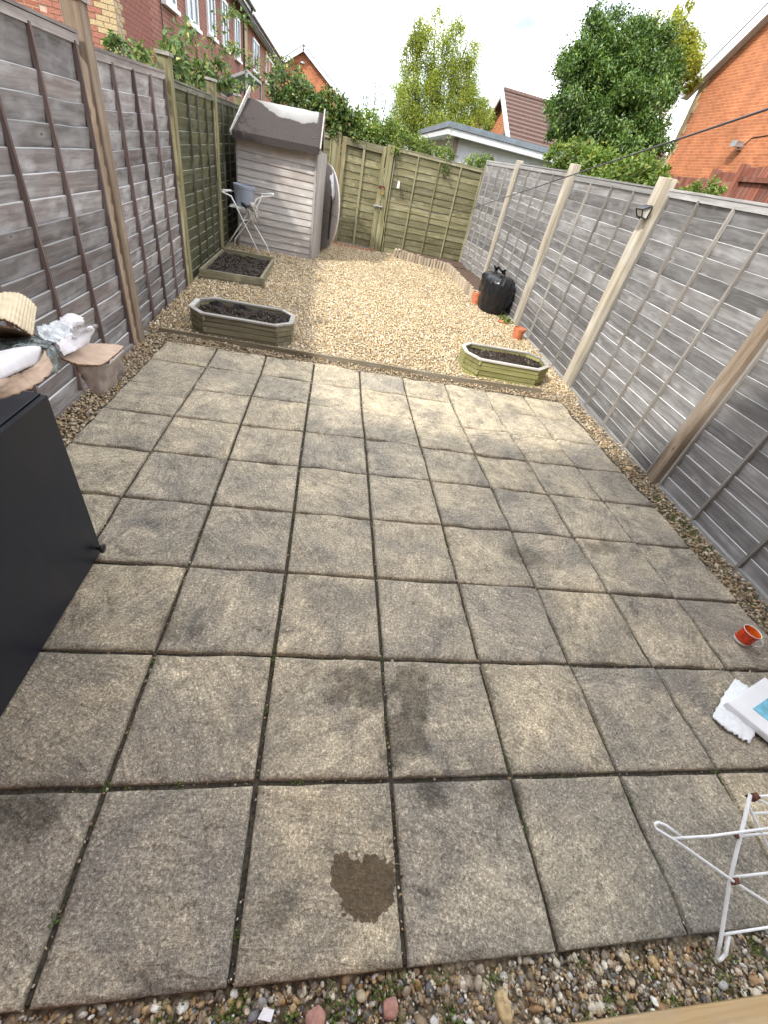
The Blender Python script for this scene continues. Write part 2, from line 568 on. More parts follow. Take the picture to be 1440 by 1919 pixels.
def slab_mat():
    m, nt, b = new_mat('riven_slab', 0.85)
    g = nd(nt, 'ShaderNodeNewGeometry')
    oi = nd(nt, 'ShaderNodeObjectInfo')
    r = smath(nt, 'MULTIPLY', oi.outputs['Random'], 57.0)
    off = nd(nt, 'ShaderNodeCombineXYZ', {'X': r, 'Y': r, 'Z': 0.0}).outputs[0]
    P = g.outputs['Position']
    v = vmath(nt, 'ADD', P, off)
    rot = nd(nt, 'ShaderNodeVectorRotate', {'Vector': v, 'Angle': smath(nt, 'MULTIPLY', oi.outputs['Random'], 41.0)}, rotation_type='Z_AXIS').outputs[0]
    n1 = noise(nt, v, 3.6, 6, 0.66, 0.6)
    n2 = noise(nt, v, 13.0, 5, 0.65, 0.8)
    n3 = noise(nt, v, 105.0, 3, 0.75)
    n4 = noise(nt, v, 240.0, 2, 0.7)
    n5 = noise(nt, P, 1.7, 5, 0.65, 0.5)
    n6 = noise(nt, mapped(nt, rot, (9, 46, 1)), 1.0, 4, 0.6, 0.7)
    base = ramp(nt, n1, [(0.29, (0.190, 0.174, 0.146)), (0.43, (0.320, 0.285, 0.222)), (0.56, (0.420, 0.366, 0.274)), (0.72, (0.52, 0.45, 0.335))])
    base = mixc(nt, 1.0, base, ramp(nt, n2, [(0.30, 0.66), (0.48, 1.0), (0.72, 1.18)]), 'MULTIPLY')
    base = mixc(nt, 1.0, base, ramp(nt, n6, [(0.30, 0.74), (0.5, 1.0), (0.7, 1.14)]), 'MULTIPLY')
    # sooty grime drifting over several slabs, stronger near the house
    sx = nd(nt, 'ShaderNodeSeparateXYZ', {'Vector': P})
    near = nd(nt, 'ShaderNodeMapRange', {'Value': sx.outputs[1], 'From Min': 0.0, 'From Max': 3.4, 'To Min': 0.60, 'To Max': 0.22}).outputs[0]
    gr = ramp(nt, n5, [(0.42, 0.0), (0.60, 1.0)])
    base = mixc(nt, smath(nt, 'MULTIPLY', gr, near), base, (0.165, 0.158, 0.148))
    # sand grains
    base = mixc(nt, 1.0, base, ramp(nt, n3, [(0.30, 0.42), (0.43, 0.86), (0.55, 1.10), (0.68, 1.95)]), 'MULTIPLY')
    base = mixc(nt, 1.0, base, ramp(nt, n4, [(0.30, 0.60), (0.7, 1.42)]), 'MULTIPLY')
    n7 = noise(nt, v, 8.5, 5, 0.7, 1.0)
    base = mixc(nt, 1.0, base, ramp(nt, n7, [(0.60, (1, 1, 1)), (0.70, (0.52, 0.51, 0.50)), (0.80, (0.34, 0.34, 0.34))]), 'MULTIPLY')
    n8 = noise(nt, v, 42.0, 3, 0.6)
    base = mixc(nt, ramp(nt, n8, [(0.70, 0.0), (0.75, 0.55)]), base, (0.58, 0.56, 0.50))
    # damp patches: one sharp spill, a few faint ones (shapes of their own)
    nw = noise(nt, mapped(nt, P, (1, 1, 0)), 11.0, 4, 0.6)
    def blob(x, y, rx, ry, wob, soft, amt):
        q = vmath(nt, 'MULTIPLY', vmath(nt, 'SUBTRACT', P, (x, y, 0)), (1 / rx, 1 / ry, 0))
        ln = nd(nt, 'ShaderNodeVectorMath', {0: q}, operation='LENGTH').outputs['Value']
        d = smath(nt, 'ADD', ln, smath(nt, 'MULTIPLY', smath(nt, 'SUBTRACT', nw, 0.5), wob))
        return ramp(nt, d, [(1.0 - soft, amt), (1.0 + soft, 0.0)])
    base = mixc(nt, blob(-0.115, 0.187, 0.112, 0.078, 2.5, 0.045, 0.95), base, mixc(nt, 0.5, mixc(nt, 1.0, base, (0.30, 0.25, 0.19), 'MULTIPLY'), (0.092, 0.070, 0.048)))
    for a in [(p[0], p[1], p[2] * 1.25, p[3] * 1.25, p[4], p[5] * 0.8, min(1.0, p[6] * 0.95)) for p in ((0.05, 0.60, 0.09, 0.10, 2.2, 0.5, 0.75), (0.12, 0.78, 0.10, 0.10, 2.2, 0.6, 0.7), (-0.11, 0.80, 0.15, 0.10, 2.4, 0.6, 0.75),
              (0.14, 0.40, 0.06, 0.05, 2.0, 0.6, 0.8), (0.42, 0.40, 0.08, 0.05, 2.0, 0.7, 0.6), (-1.12, 0.40, 0.10, 0.07, 2.0, 0.6, 0.8),
              (0.97, 1.62, 0.13, 0.10, 2.0, 0.7, 0.6), (-0.90, 1.05, 0.10, 0.08, 2.0, 0.8, 0.6), (-0.36, 0.15, 0.05, 0.04, 2, 0.6, 0.5), (1.55, 1.75, 0.14, 0.06, 2.0, 0.7, 0.6))]:
        base = mixc(nt, blob(*a), base, mixc(nt, 1.0, base, (0.30, 0.29, 0.275), 'MULTIPLY'))
    nt.links.new(mixc(nt, 1.0, base, ramp(nt, oi.outputs['Random'], [(0, (0.80, 0.80, 0.81)), (0.5, (0.90, 0.885, 0.86)), (1, (0.98, 0.95, 0.885))]), 'MULTIPLY'), b.inputs['Base Color'])
    b.inputs['Specular IOR Level'].default_value = 0.3
    # riven relief: terraced flow lines plus grit
    nr = noise(nt, mapped(nt, rot, (3.2, 5.5, 1)), 1.0, 2, 0.45, 0.9)
    tr = smath(nt, 'PINGPONG', smath(nt, 'MULTIPLY', nr, 6.0), 1.0)
    tr = smath(nt, 'POWER', tr, 2.0)
    h = smath(nt, 'ADD', smath(nt, 'MULTIPLY', tr, 0.58), smath(nt, 'ADD', smath(nt, 'MULTIPLY', n3, 0.5), smath(nt, 'ADD', smath(nt, 'MULTIPLY', n2, 0.8), smath(nt, 'MULTIPLY', n6, 0.9))))
    bump(nt, b, h, 0.95, 0.0075)
    return m
M['slab'] = slab_mat()

M['fence_grey'] = wood('grey_fence_boards', (0.125, 0.120, 0.118), (0.240, 0.234, 0.230), (0.39, 0.385, 0.38), wear=0.65, wearcol=(0.46, 0.462, 0.468), stain=(0.18, 0.165, 0.155), stain_amt=0.45, varamt=0.42)
M['fence_grey_strip'] = wood('grey_fence_strips', (0.15, 0.138, 0.122), (0.245, 0.23, 0.208), (0.36, 0.345, 0.32), axis='Z', wear=0.35, wearcol=(0.42, 0.41, 0.39), knots=False)
M['fence_grey_rail'] = wood('grey_fence_rails', (0.20, 0.195, 0.19), (0.33, 0.325, 0.315), (0.45, 0.44, 0.43), wear=0.5, knots=False)
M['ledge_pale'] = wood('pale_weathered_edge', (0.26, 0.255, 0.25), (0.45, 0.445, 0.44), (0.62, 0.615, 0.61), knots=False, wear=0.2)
M['fence_red'] = wood('red_stained_grey_boards', (0.130, 0.120, 0.116), (0.290, 0.278, 0.272), (0.47, 0.458, 0.452), wear=0.95, wearcol=(0.57, 0.575, 0.59), stain=(0.21, 0.13, 0.105), stain_amt=0.42)
M['fence_red_strip'] = wood('red_brown_strips', (0.085, 0.060, 0.055), (0.165, 0.122, 0.112), (0.27, 0.22, 0.205), axis='Z', wear=0.2, knots=False)
M['fence_red_rail'] = wood('pinkish_grey_rails', (0.15, 0.125, 0.115), (0.27, 0.235, 0.22), (0.40, 0.36, 0.345), wear=0.4, knots=False)
M['fence_green'] = wood('dark_green_boards', (0.030, 0.031, 0.018), (0.072, 0.074, 0.043), (0.135, 0.135, 0.085), wear=0.25, wearcol=(0.22, 0.22, 0.16), stain=(0.15, 0.14, 0.045), stain_amt=0.5)
M['fence_green_strip'] = wood('dark_green_strips', (0.040, 0.040, 0.025), (0.085, 0.082, 0.052), (0.15, 0.145, 0.10), axis='Z', knots=False)
M['fence_green_rail'] = wood('dark_green_rails', (0.06, 0.06, 0.04), (0.12, 0.12, 0.085), (0.2, 0.2, 0.15), knots=False)
M['ledge_green'] = wood('mossy_board_edge', (0.12, 0.12, 0.085), (0.19, 0.19, 0.14), (0.3, 0.29, 0.23), knots=False)
M['fence_moss'] = wood('mossy_yellow_boards', (0.100, 0.088, 0.046), (0.195, 0.176, 0.098), (0.305, 0.28, 0.172), wear=0.4, wearcol=(0.36, 0.35, 0.26), stain=(0.145, 0.145, 0.066), stain_amt=0.5)
M['fence_moss_strip'] = wood('mossy_yellow_strips', (0.14, 0.13, 0.07), (0.24, 0.225, 0.125), (0.34, 0.32, 0.20), axis='Z', knots=False)
M['fence_moss_rail'] = wood('mossy_yellow_rails', (0.14, 0.13, 0.08), (0.25, 0.235, 0.14), (0.36, 0.34, 0.23), knots=False)
M['edge_moss'] = wood('dark_board_edge', (0.05, 0.05, 0.028), (0.11, 0.105, 0.055), (0.17, 0.16, 0.09), knots=False)
M['post_brown'] = wood('brown_post', (0.14, 0.10, 0.066), (0.25, 0.19, 0.135), (0.37, 0.30, 0.225), axis='Z', wear=0.5, wearcol=(0.38, 0.35, 0.31), varamt=0.15)
M['post_pale'] = wood('pale_post', (0.25, 0.215, 0.16), (0.41, 0.365, 0.285), (0.53, 0.49, 0.41), axis='Z', wear=0.5, wearcol=(0.50, 0.485, 0.45), varamt=0.12)
M['post_green'] = wood('green_post', (0.11, 0.10, 0.05), (0.21, 0.19, 0.10), (0.33, 0.31, 0.19), axis='Z', wear=0.3, wearcol=(0.34, 0.33, 0.25), varamt=0.15)
M['shed_board'] = wood('silvered_shed_boards', (0.30, 0.275, 0.255), (0.46, 0.435, 0.41), (0.60, 0.58, 0.555), wear=0.6, wearcol=(0.62, 0.61, 0.60), stain=(0.34, 0.24, 0.19), stain_amt=0.35, varamt=0.18)
M['shed_trim'] = wood('silvered_shed_trim', (0.22, 0.20, 0.185), (0.37, 0.345, 0.32), (0.52, 0.49, 0.465), axis='Z', wear=0.4, knots=False)
M['bed_timber'] = wood('damp_bed_timber', (0.12, 0.10, 0.066), (0.225, 0.20, 0.135), (0.35, 0.325, 0.24), wear=0.5, wearcol=(0.38, 0.36, 0.30), stain=(0.18, 0.18, 0.07), stain_amt=0.35, knots=False)
M['planter_mossy'] = wood('bright_mossy_timber', (0.15, 0.14, 0.055), (0.28, 0.27, 0.11), (0.39, 0.37, 0.19), wear=0.5, wearcol=(0.42, 0.40, 0.27), stain=(0.25, 0.265, 0.065), stain_amt=0.5, knots=False)
M['planter_rim'] = wood('silver_rim_timber', (0.25, 0.235, 0.20), (0.40, 0.38, 0.34), (0.56, 0.54, 0.50), knots=False, wear=0.5, wearcol=(0.56, 0.55, 0.53))
M['log'] = wood('split_log', (0.22, 0.165, 0.115), (0.40, 0.325, 0.235), (0.55, 0.48, 0.38), axis='Z', knots=False)
M['edging'] = wood('edging_board', (0.14, 0.115, 0.075), (0.26, 0.22, 0.15), (0.38, 0.33, 0.24), knots=False)
M['redwood'] = wood('red_brown_boards', (0.13, 0.045, 0.028), (0.23, 0.085, 0.055), (0.33, 0.15, 0.105), axis='Z', knots=False, wear=0.2)
M['sill_wood'] = wood('door_sill_wood', (0.34, 0.215, 0.10), (0.52, 0.36, 0.185), (0.62, 0.47, 0.28), wear=0.3, knots=False)
M['brick_shade'] = brick_mat('red_brick', (0.25, 0.085, 0.06), (0.31, 0.115, 0.08), (0.42, 0.29, 0.23), 'Y')  # darker copy of the end-wall brick, with the side wall's shade in its colour
M['brick_end'] = brick_mat('red_brick_end', (0.29, 0.095, 0.055), (0.36, 0.13, 0.075), (0.48, 0.33, 0.23), 'X')
M['brick_orange_y'] = brick_mat('orange_brick', (0.42, 0.135, 0.055), (0.52, 0.19, 0.08), (0.58, 0.33, 0.18), 'Y')
M['brick_orange_x'] = brick_mat('orange_brick_gable', (0.40, 0.125, 0.055), (0.50, 0.175, 0.075), (0.55, 0.32, 0.19), 'X')
M['brick_red'] = plain('red_brick_piece', (0.36, 0.145, 0.098), 0.9, nscale=50, namt=0.22, bumpy=0.5)
M['brick_buff'] = plain('buff_brick_piece', (0.47, 0.36, 0.20), 0.9, nscale=50, namt=0.2, bumpy=0.5)
M['brick_red_shade'] = plain('red_brick_piece_shade', (0.285, 0.105, 0.078), 0.9, nscale=50, namt=0.22, bumpy=0.5)  # darker copy of the red pieces, shade of the side wall painted in
M['mortar'] = plain('mortar', (0.52, 0.39, 0.31), 0.95, nscale=60, namt=0.15)
M['white_upvc'] = plain('white_plastic', (0.78, 0.79, 0.80), 0.35, nscale=8, namt=0.04)
M['white_paint'] = plain('white_paint', (0.60, 0.615, 0.63), 0.55, nscale=8, namt=0.07)
M['fascia_grey'] = plain('grey_fascia_felt', (0.16, 0.19, 0.22), 0.6, nscale=6, namt=0.15)
M['gutter_black'] = plain('black_plastic', (0.012, 0.012, 0.013), 0.35, nscale=10, namt=0.1)
M['roof_tile'] = plain('brown_roof_tile', (0.135, 0.085, 0.07), 0.9, nscale=25, namt=0.3, bumpy=0.6)
M['roof_dark'] = plain('grey_roof_tile', (0.10, 0.09, 0.085), 0.9, nscale=25, namt=0.3, bumpy=0.6)
M['white_tube'] = plain('white_coated_tube', (0.80, 0.80, 0.79), 0.35, nscale=40, namt=0.05)
M['rust'] = plain('rust', (0.12, 0.035, 0.018), 0.85, nscale=90, namt=0.5, bumpy=0.4)
M['terracotta'] = plain('terracotta', (0.52, 0.17, 0.08), 0.7, nscale=20, namt=0.12)
M['steel'] = plain('galvanised_steel', (0.45, 0.46, 0.47), 0.4, 0.8, nscale=40, namt=0.15)
M['brass'] = plain('brass', (0.55, 0.38, 0.10), 0.35, 0.7, nscale=40, namt=0.15)
M['rope'] = plain('dark_line', (0.05, 0.048, 0.055), 0.6, nscale=200, namt=0.2)
M['rope_pale'] = plain('pale_string', (0.42, 0.41, 0.38), 0.8, nscale=200, namt=0.2)
M['bark'] = plain('bark', (0.07, 0.055, 0.04), 0.95, nscale=20, namt=0.4, bumpy=1.0)
M['stem'] = plain('plant_stem', (0.13, 0.12, 0.05), 0.8, nscale=30, namt=0.3)

def glass_mat():
    m, nt, b = new_mat('window_glass', 0.06)
    b.inputs['Base Color'].default_value = (0.09, 0.115, 0.14, 1)
    b.inputs['Specular IOR Level'].default_value = 0.9
    b.inputs['Metallic'].default_value = 0.25
    return m
M['glass'] = glass_mat()

# ------------------------------------------------------------------ ground
def zg(y):
    return -0.035 if y < 4.3 else 0.0 + 0.031 * (y - 4.3)

def ground_sheet():
    mb = MB()
    S = 400
    mb.add([(-S, -S, -0.35), (S, -S, -0.35), (S, S, -0.35), (-S, S, -0.35)], [(0, 1, 2, 3)])
    return tag(mb.build('ground', M['grass']), kind='structure')
ground_sheet()

def gravel_sheet():
    xs = np.linspace(-2.35, 2.9, 60)
    ys = np.concatenate([np.linspace(-0.30, 4.29, 40), np.linspace(4.31, 11.2, 80)])
    vs, fs = [], []
    for y in ys:
        for x in xs:
            z = zg(y) + 0.012 * mnoise.noise(Vector((x * 2.3, y * 2.3, 0)))
            if y < 4.3:
                z -= 0.012 + (0.02 if x > 2.3 else 0)
            vs.append((x, y, z))
    n = len(xs)
    for j in range(len(ys) - 1):
        for i in range(n - 1):
            fs.append((j * n + i, j * n + i + 1, (j + 1) * n + i + 1, (j + 1) * n + i))
    return tag(MB().add(vs, fs).build('gravel_path', M['gravel_ground'], smooth=True), kind='structure')
gravel_sheet()

# ------------------------------------------------------------------ patio
PITCH = 0.46
OFF = {0: {-2: (7, -1), -1: (-1, -1), 0: (0, 2), 1: (3, 0), 2: (-7, 8)},
       1: {-2: (-2, -10), -1: (-7, -2), 0: (0, -7), 1: (0, -4), 2: (-4, -4), 3: (10, -1)},
       2: {-2: (-5, 0), -1: (-7, 6), 0: (-1, 0), 1: (-3, -4), 2: (-1, 3), 3: (18, 3), 4: (-4, -4)},
       3: {-2: (2, -6), -1: (3, 1), 0: (2, 0), 1: (-2, 4), 2: (6, 2), 3: (14, 6), 4: (9, -2)},
       4: {-3: (-4, 8), -2: (1, 4), -1: (2, 5), 0: (2, 1), 1: (1, 12), 2: (12, 21), 3: (0, 14), 4: (3, 0)},
       5: {-3: (-4, 7), -2: (-1, 0), -1: (-6, 17), 0: (6, 20), 1: (1, 20), 2: (11, 25), 3: (-3, 8), 4: (3, -9)},
       6: {-3: (0, -8), -2: (-3, 5), -1: (-2, 21), 0: (5, 40), 1: (0, 26), 2: (-7, -9), 3: (-17, -18), 4: (-20, -22)},
       7: {-3: (11, -22), -2: (-3, 17), -1: (-1, 14), 0: (-4, 13), 1: (-1, 8), 2: (-13, -27), 3: (-20, -26), 4: (-15, -18)},
       8: {-3: (9, -13), -2: (15, -8), -1: (6, 0), 0: (2, 7), 1: (-2, 6), 2: (-18, -16), 3: (-43, -46), 4: (-37, -48)},
       9: {-3: (-2, -13), -2: (-3, -22), -1: (12, 9), 0: (7, -4), 1: (12, -19), 2: (11, -30), 3: (16, -31), 4: (9, -29)}}
def corner(i, j):
    r = OFF[j]
    k = min(max(i, min(r)), max(r))
    dx, dy = r[k]
    return Vector((i * PITCH + dx / 1800, j * PITCH + dy / 1800, 0))

patio = MB().box((-1.85, 0.016, -0.12), (2.33, 4.18, -0.024)).build('patio', M['dirt'])
tag(patio, kind='structure')
for j in range(9):
    for i in range(-4, 5):
        a, b, c, d = corner(i, j), corner(i + 1, j), corner(i + 1, j + 1), corner(i, j + 1)
        cen = (a + b + c + d) / 4
        g = 0.0092
        q = []
        for p in (a, b, c, d):
            e = p - cen
            q.append(cen + Vector((e.x - math.copysign(g, e.x), e.y - math.copysign(g, e.y), 0)))
        n = 20
        sd = Vector((random.uniform(-50, 50), random.uniform(-50, 50), 0))
        tilt = (random.uniform(-0.004, 0.004), random.uniform(-0.004, 0.004))
        lift = random.uniform(-0.003, 0.003)
        vs, fs = [], []
        for v in range(n + 1):
            for u in range(n + 1):
                s, t = u / n, v / n
                # denser rows at the border
                s = 0.5 - 0.5 * math.cos(math.pi * s) if True else s
                t = 0.5 - 0.5 * math.cos(math.pi * t)
                p = (q[0] * (1 - s) + q[1] * s) * (1 - t) + (q[3] * (1 - s) + q[2] * s) * t
                edge = min(s, 1 - s, t, 1 - t)
                w = mnoise.noise(p * 22 + sd)
                if edge < 0.002:
                    out = (p - cen).normalized()
                    p = p + out * (0.0022 * w)
                rv = mnoise.noise(p * 5.5 + sd)
                z = lift + 0.0040 * rv + 0.0030 * round(rv * 3.4) + 0.0012 * w + (s - 0.5) * tilt[0] + (t - 0.5) * tilt[1]
                if edge < 0.03:
                    z -= 0.008 * (1 - edge / 0.03) ** 2 * (1 + 0.5 * w)
                vs.append((p.x, p.y, z))
        m = n + 1
        for v in range(n):
            for u in range(n):
                fs.append((v * m + u, v * m + u + 1, (v + 1) * m + u + 1, (v + 1) * m + u))
        ring = [u for u in range(m)] + [v * m + n for v in range(1, m)] + [n * m + u for u in range(n - 1, -1, -1)] + [v * m for v in range(n - 1, 0, -1)]
        base = len(vs)
        for k in ring:
            x, y, z = vs[k]
            vs.append((x + (x - cen.x) * 0.006, y + (y - cen.y) * 0.006, -0.045))
        L = len(ring)
        for k in range(L):
            fs.append((ring[(k + 1) % L], ring[k], base + k, base + (k + 1) % L))
        me = MB().add(vs, fs).mesh('paving_slab', (cen.x, cen.y, 0))
        link('paving_slab', me, M['slab'], patio, (cen.x, cen.y, 0), smooth=True)

# timber strip between patio and gravel
eb = MB()
pts = [(-1.96, 4.335), (-1.2, 4.315), (-0.4, 4.31), (0.4, 4.30), (1.1, 4.285), (2.12, 4.315)]
for k in range(5):
    (x0, y0), (x1, y1) = pts[k], pts[k + 1]
    eb.beam((x0, y0, -0.01), (x1, y1, -0.01), 0.022, 0.085)
tag(eb.build('edging_board', M['edging'], origin=(0, 4.3, -0.05)), 'low weathered timber edging strip between the paving and the gravel', 'edging board')

# ------------------------------------------------------------------ fences
def board_mesh(style, L, seed):
    """style 'ledge': upper edge proud and catching light; 'lap': lower waney edge proud"""
    rs = random.Random(seed)
    n = 18
    mb = MB()
    dips = [(rs.uniform(0, L), rs.uniform(-0.012, 0.016), rs.uniform(0.03, 0.09)) for _ in range(3)]
    ph = [rs.uniform(0, 6.28) for _ in range(4)]
    vs, fs, mi = [], [], []
    for k in range(n + 1):
        x = L * k / n
        wv = 0.5 * math.sin(x * 3.1 + ph[0]) + 0.3 * math.sin(x * 7.3 + ph[1]) + 0.2 * math.sin(x * 15 + ph[2])
        bow = 0.003 * math.sin(x * 2.2 + ph[3])
        if style == 'lap':
            z0 = 0.006 * wv - sum(a * math.exp(-((x - c) / s) ** 2) for c, a, s in dips)
            vs += [(x, 0.006, 0.150), (x, 0.019 + bow, z0), (x, 0.009 + bow, z0 - 0.001), (x, -0.003, 0.150)]
        else:
            z1 = 0.116 + 0.0022 * wv - 0.35 * sum(a * math.exp(-((x - c) / s) ** 2) for c, a, s in dips) * (1 if seed % 3 == 0 else 0.3)
            vs += [(x, 0.0215 + bow, z1 - 0.0030 - 0.0014 * wv), (x, 0.001, -0.030), (x, -0.006, -0.030), (x, 0.0128 + bow, z1 + 0.0006)]
    for k in range(n):
        a, b = 4 * k, 4 * (k + 1)
        fs += [(a + 1, b + 1, b, a), (a + 2, b + 2, b + 1, a + 1), (a + 3, b + 3, b + 2, a + 2), (a, b, b + 3, a + 3)]
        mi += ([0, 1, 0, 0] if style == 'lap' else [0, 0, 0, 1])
    fs += [(0, 3, 2, 1), (4 * n, 4 * n + 1, 4 * n + 2, 4 * n + 3)]
    mi += [0, 0]
    mb.v, mb.f, mb.mi = vs, [tuple(reversed(f)) for f in fs], mi
    return mb.mesh('board')
_BM = {}
def board_variants(style, mkey):
    if (style, mkey) not in _BM:
        _BM[(style, mkey)] = [board_mesh(style, 2.0, 100 + k) for k in range(9)]
        for me in _BM[(style, mkey)]:
            me.materials.append(M[mkey])
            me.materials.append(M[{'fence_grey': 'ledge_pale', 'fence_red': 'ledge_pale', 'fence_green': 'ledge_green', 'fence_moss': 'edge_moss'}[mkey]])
    return _BM[(style, mkey)]

EXPO = 0.112
def fence_panel(label, p0, p1, z0, z1, ztop, mats, battens, style='ledge', group=None, endstrips=True, rail=True, cap=True, name='garden_fence'):
    """p0->p1 in plan with the garden on the left hand; z0/z1 bottom at both ends; battens: metres from p0"""
    d = Vector((p1[0] - p0[0], p1[1] - p0[1]))
    L = d.length
    root = thing(name, label, 'fence panel', (p0[0], p0[1], z0), group, math.atan2(d.y, d.x))
    root.rotation_euler = (0, -math.atan2(z1 - z0, L), math.atan2(d.y, d.x))
    H = ztop - z0
    bmat, smat, rmat, emat = (M[k] for k in mats)
    var = board_variants(style, mats[0])
    n = int((H - 0.06) / EXPO)
    for k in range(n):
        me = var[random.randrange(len(var))]
        o = bpy.data.objects.new('board', me)
        COL.objects.link(o)
        o.parent = root
        o.location = (0, 0, 0.03 + k * EXPO + random.uniform(-0.004, 0.004))
        o.scale = (L / 2.0, 1, 1.0 if k < n - 1 else max(0.9, (H - 0.04 - (0.03 + k * EXPO)) / 0.116))
        o.rotation_euler = (0, random.uniform(-0.0018, 0.0018), 0)
    for x in battens:
        mb = MB()
        w = 0.013
        lean = random.uniform(-0.004, 0.004)
        seg = 6
        for s in range(seg):
            za, zb_ = 0.035 + (H - 0.075) * s / seg, 0.035 + (H - 0.075) * (s + 1) / seg
            j0, j1 = (0.0022 * math.sin(s * 2.3 + x * 5), 0.0022 * math.sin((s + 1) * 2.3 + x * 5))
            vs = [(x - w + j0, 0.016, za), (x + w + j0, 0.016, za), (x + w - 0.003 + j0, 0.041, za), (x - w + 0.003 + j0, 0.041, za),
                  (x - w + j1, 0.016, zb_), (x + w + j1, 0.016, zb_), (x + w - 0.003 + j1, 0.041, zb_), (x - w + 0.003 + j1, 0.041, zb_)]
            mb.add(vs, [(0, 1, 5, 4), (1, 2, 6, 5), (2, 3, 7, 6), (3, 0, 4, 7)] + ([(3, 2, 1, 0)] if s == 0 else []) + ([(4, 5, 6, 7)] if s == seg - 1 else []))
        link('batten', mb.mesh('batten'), smat, root)
    if cap:
        mb = MB().box((-0.004, -0.022, H - 0.052), (L + 0.004, 0.034, H - 0.008), jit=0.002)
        link('top_rail', mb.mesh('top_rail'), rmat, root)
        mb = MB().box((-0.006, -0.026, H - 0.006), (L + 0.006, 0.040, H + 0.010), jit=0.002)
        link('capping_strip', mb.mesh('capping_strip'), rmat, root)
    if rail:
        mb = MB().box((0.0, -0.02, -0.005), (L, 0.038, 0.052), jit=0.002)
        link('bottom_rail', mb.mesh('bottom_rail'), rmat, root)
    return root

def fence_post(label, x, y, zb_, zt, mat, w=0.1, cap=None, group=None, lean=(0, 0), rot=0.0):
    root = thing('fence_post', label, 'fence post', (x, y, zb_), group, rot)
    mb = MB()
    h, c = w / 2, 0.007
    prof = [(-h + c, -h), (h - c, -h), (h, -h + c), (h, h - c), (h - c, h), (-h + c, h), (-h, h - c), (-h, -h + c)]
    H = zt - zb_
    lev = 7
    vs, fs = [], []
    for k in range(lev + 1):
        z = H * k / lev
        jx, jy = random.uniform(-0.0022, 0.0022), random.uniform(-0.0022, 0.0022)
        for px, py in prof:
            vs.append((px + jx + lean[0] * z, py + jy + lean[1] * z, z - 0.05 * (k == 0) + (0.008 * (px + py) / w if k == lev else 0)))
    for k in range(lev):
        for i in range(8):
            fs.append((k * 8 + i, k * 8 + (i + 1) % 8, (k + 1) * 8 + (i + 1) % 8, (k + 1) * 8 + i))
    fs.append(tuple(lev * 8 + i for i in range(8)))
    mb.add(vs, fs)
    link('post_shaft', mb.mesh('post_shaft'), mat, root)
    if cap:
        e = h + 0.012
        tx, ty = lean[0] * H, lean[1] * H
        mb = MB().box((tx - e, ty - e, H - 0.002), (tx + e, ty + e, H + 0.022), jit=0.003)
        link('post_cap', mb.mesh('post_cap'), cap, root)
    return root

GREY = ('fence_grey', 'fence_grey_strip', 'fence_grey_rail', 'ledge_pale')
RED = ('fence_red', 'fence_red_strip', 'fence_red_rail', 'ledge_pale')
GREEN = ('fence_green', 'fence_green_strip', 'fence_green_rail', 'ledge_green')
MOSS = ('fence_moss', 'fence_moss_strip', 'fence_moss_rail', 'edge_moss')

# right-hand fence, near to far (garden on the left of travel)
g = 'grey fence panels along the right side'
fence_panel('grey lap fence panel nearest the house, right side, with two dark strips low down', (2.585, 0.55), (2.605, 2.66), -0.055, -0.055, 1.85, GREY, (0.03, 0.55, 1.14, 1.63, 2.08), group=g)
fence_panel('grey lap fence panel between the lamp post and the nearest brown post', (2.61, 2.80), (2.655, 4.62), -0.075, -0.03, 1.90, GREY, (0.02, 0.46, 0.90, 1.34, 1.79), group=g)
fence_panel('grey lap fence panel between the lamp post and the pale post by the terracotta pot', (2.655, 4.78), (2.665, 6.76), -0.02, 0.03, 1.945, GREY, (0.02, 0.42, 0.90, 1.43, 1.95), group=g)
fence_panel('grey lap fence panel behind the black rubbish sacks', (2.665, 6.92), (2.66, 9.02), 0.05, 0.10, 2.02, GREY, (0.02, 0.53, 1.06, 1.58, 2.07), group=g)
fence_panel('grey lap fence panel with browned foot in the far right corner', (2.655, 9.16), (2.50, 10.56), 0.12, 0.14, 2.05, GREY, (0.02, 0.36, 0.72, 1.06, 1.38), group=g)
g = 'posts of the right fence'
fence_post('brown fence post standing nearest on the right, half in shade', 2.60, 2.73, -0.10, 1.98, M['post_brown'], 0.105, group=g)
fence_post('pale fence post carrying the small black lamp', 2.635, 4.70, -0.08, 2.03, M['post_pale'], 0.125, group=g)
fence_post('pale fence post rising behind the terracotta pot', 2.655, 6.84, 0.0, 2.105, M['post_pale'], 0.115, group=g)
fence_post('pale fence post farthest back on the right, behind the sacks', 2.655, 9.09, 0.06, 2.12, M['post_pale'], 0.105, group=g)
fence_post('fence post just right of the folded clothes airer near the house', 2.59, 0.48, -0.10, 1.96, M['post_brown'], 0.10, group=g)

# left-hand fence, far to near
g = 'red-tinged fence panels along the left side'
fence_panel('grey and red-brown fence panel nearest the black cabinet', (-2.085, 3.98), (-2.075, 2.00), -0.05, -0.05, 1.885, RED, (0.05, 0.555, 1.02, 1.49, 1.95), group=g)
fence_panel('grey and red-brown fence panel left of the octagonal planter', (-2.105, 5.80), (-2.095, 4.15), -0.01, -0.06, 1.895, RED, (0.025, 0.43, 0.84, 1.245, 1.62), group=g)
fence_panel('grey and red-brown fence panel hidden behind the cabinet', (-2.07, 1.88), (-2.06, 0.10), -0.05, -0.05, 1.88, RED, (0.05, 0.5, 0.9, 1.35, 1.75), group=g)
g = 'dark green fence panels by the shed'
fence_panel('dark green fence panel behind the square raised bed', (-2.135, 7.80), (-2.115, 6.00), 0.02, 0.0, 1.885, GREEN, (0.03, 0.42, 0.84, 1.25, 1.77), group=g)
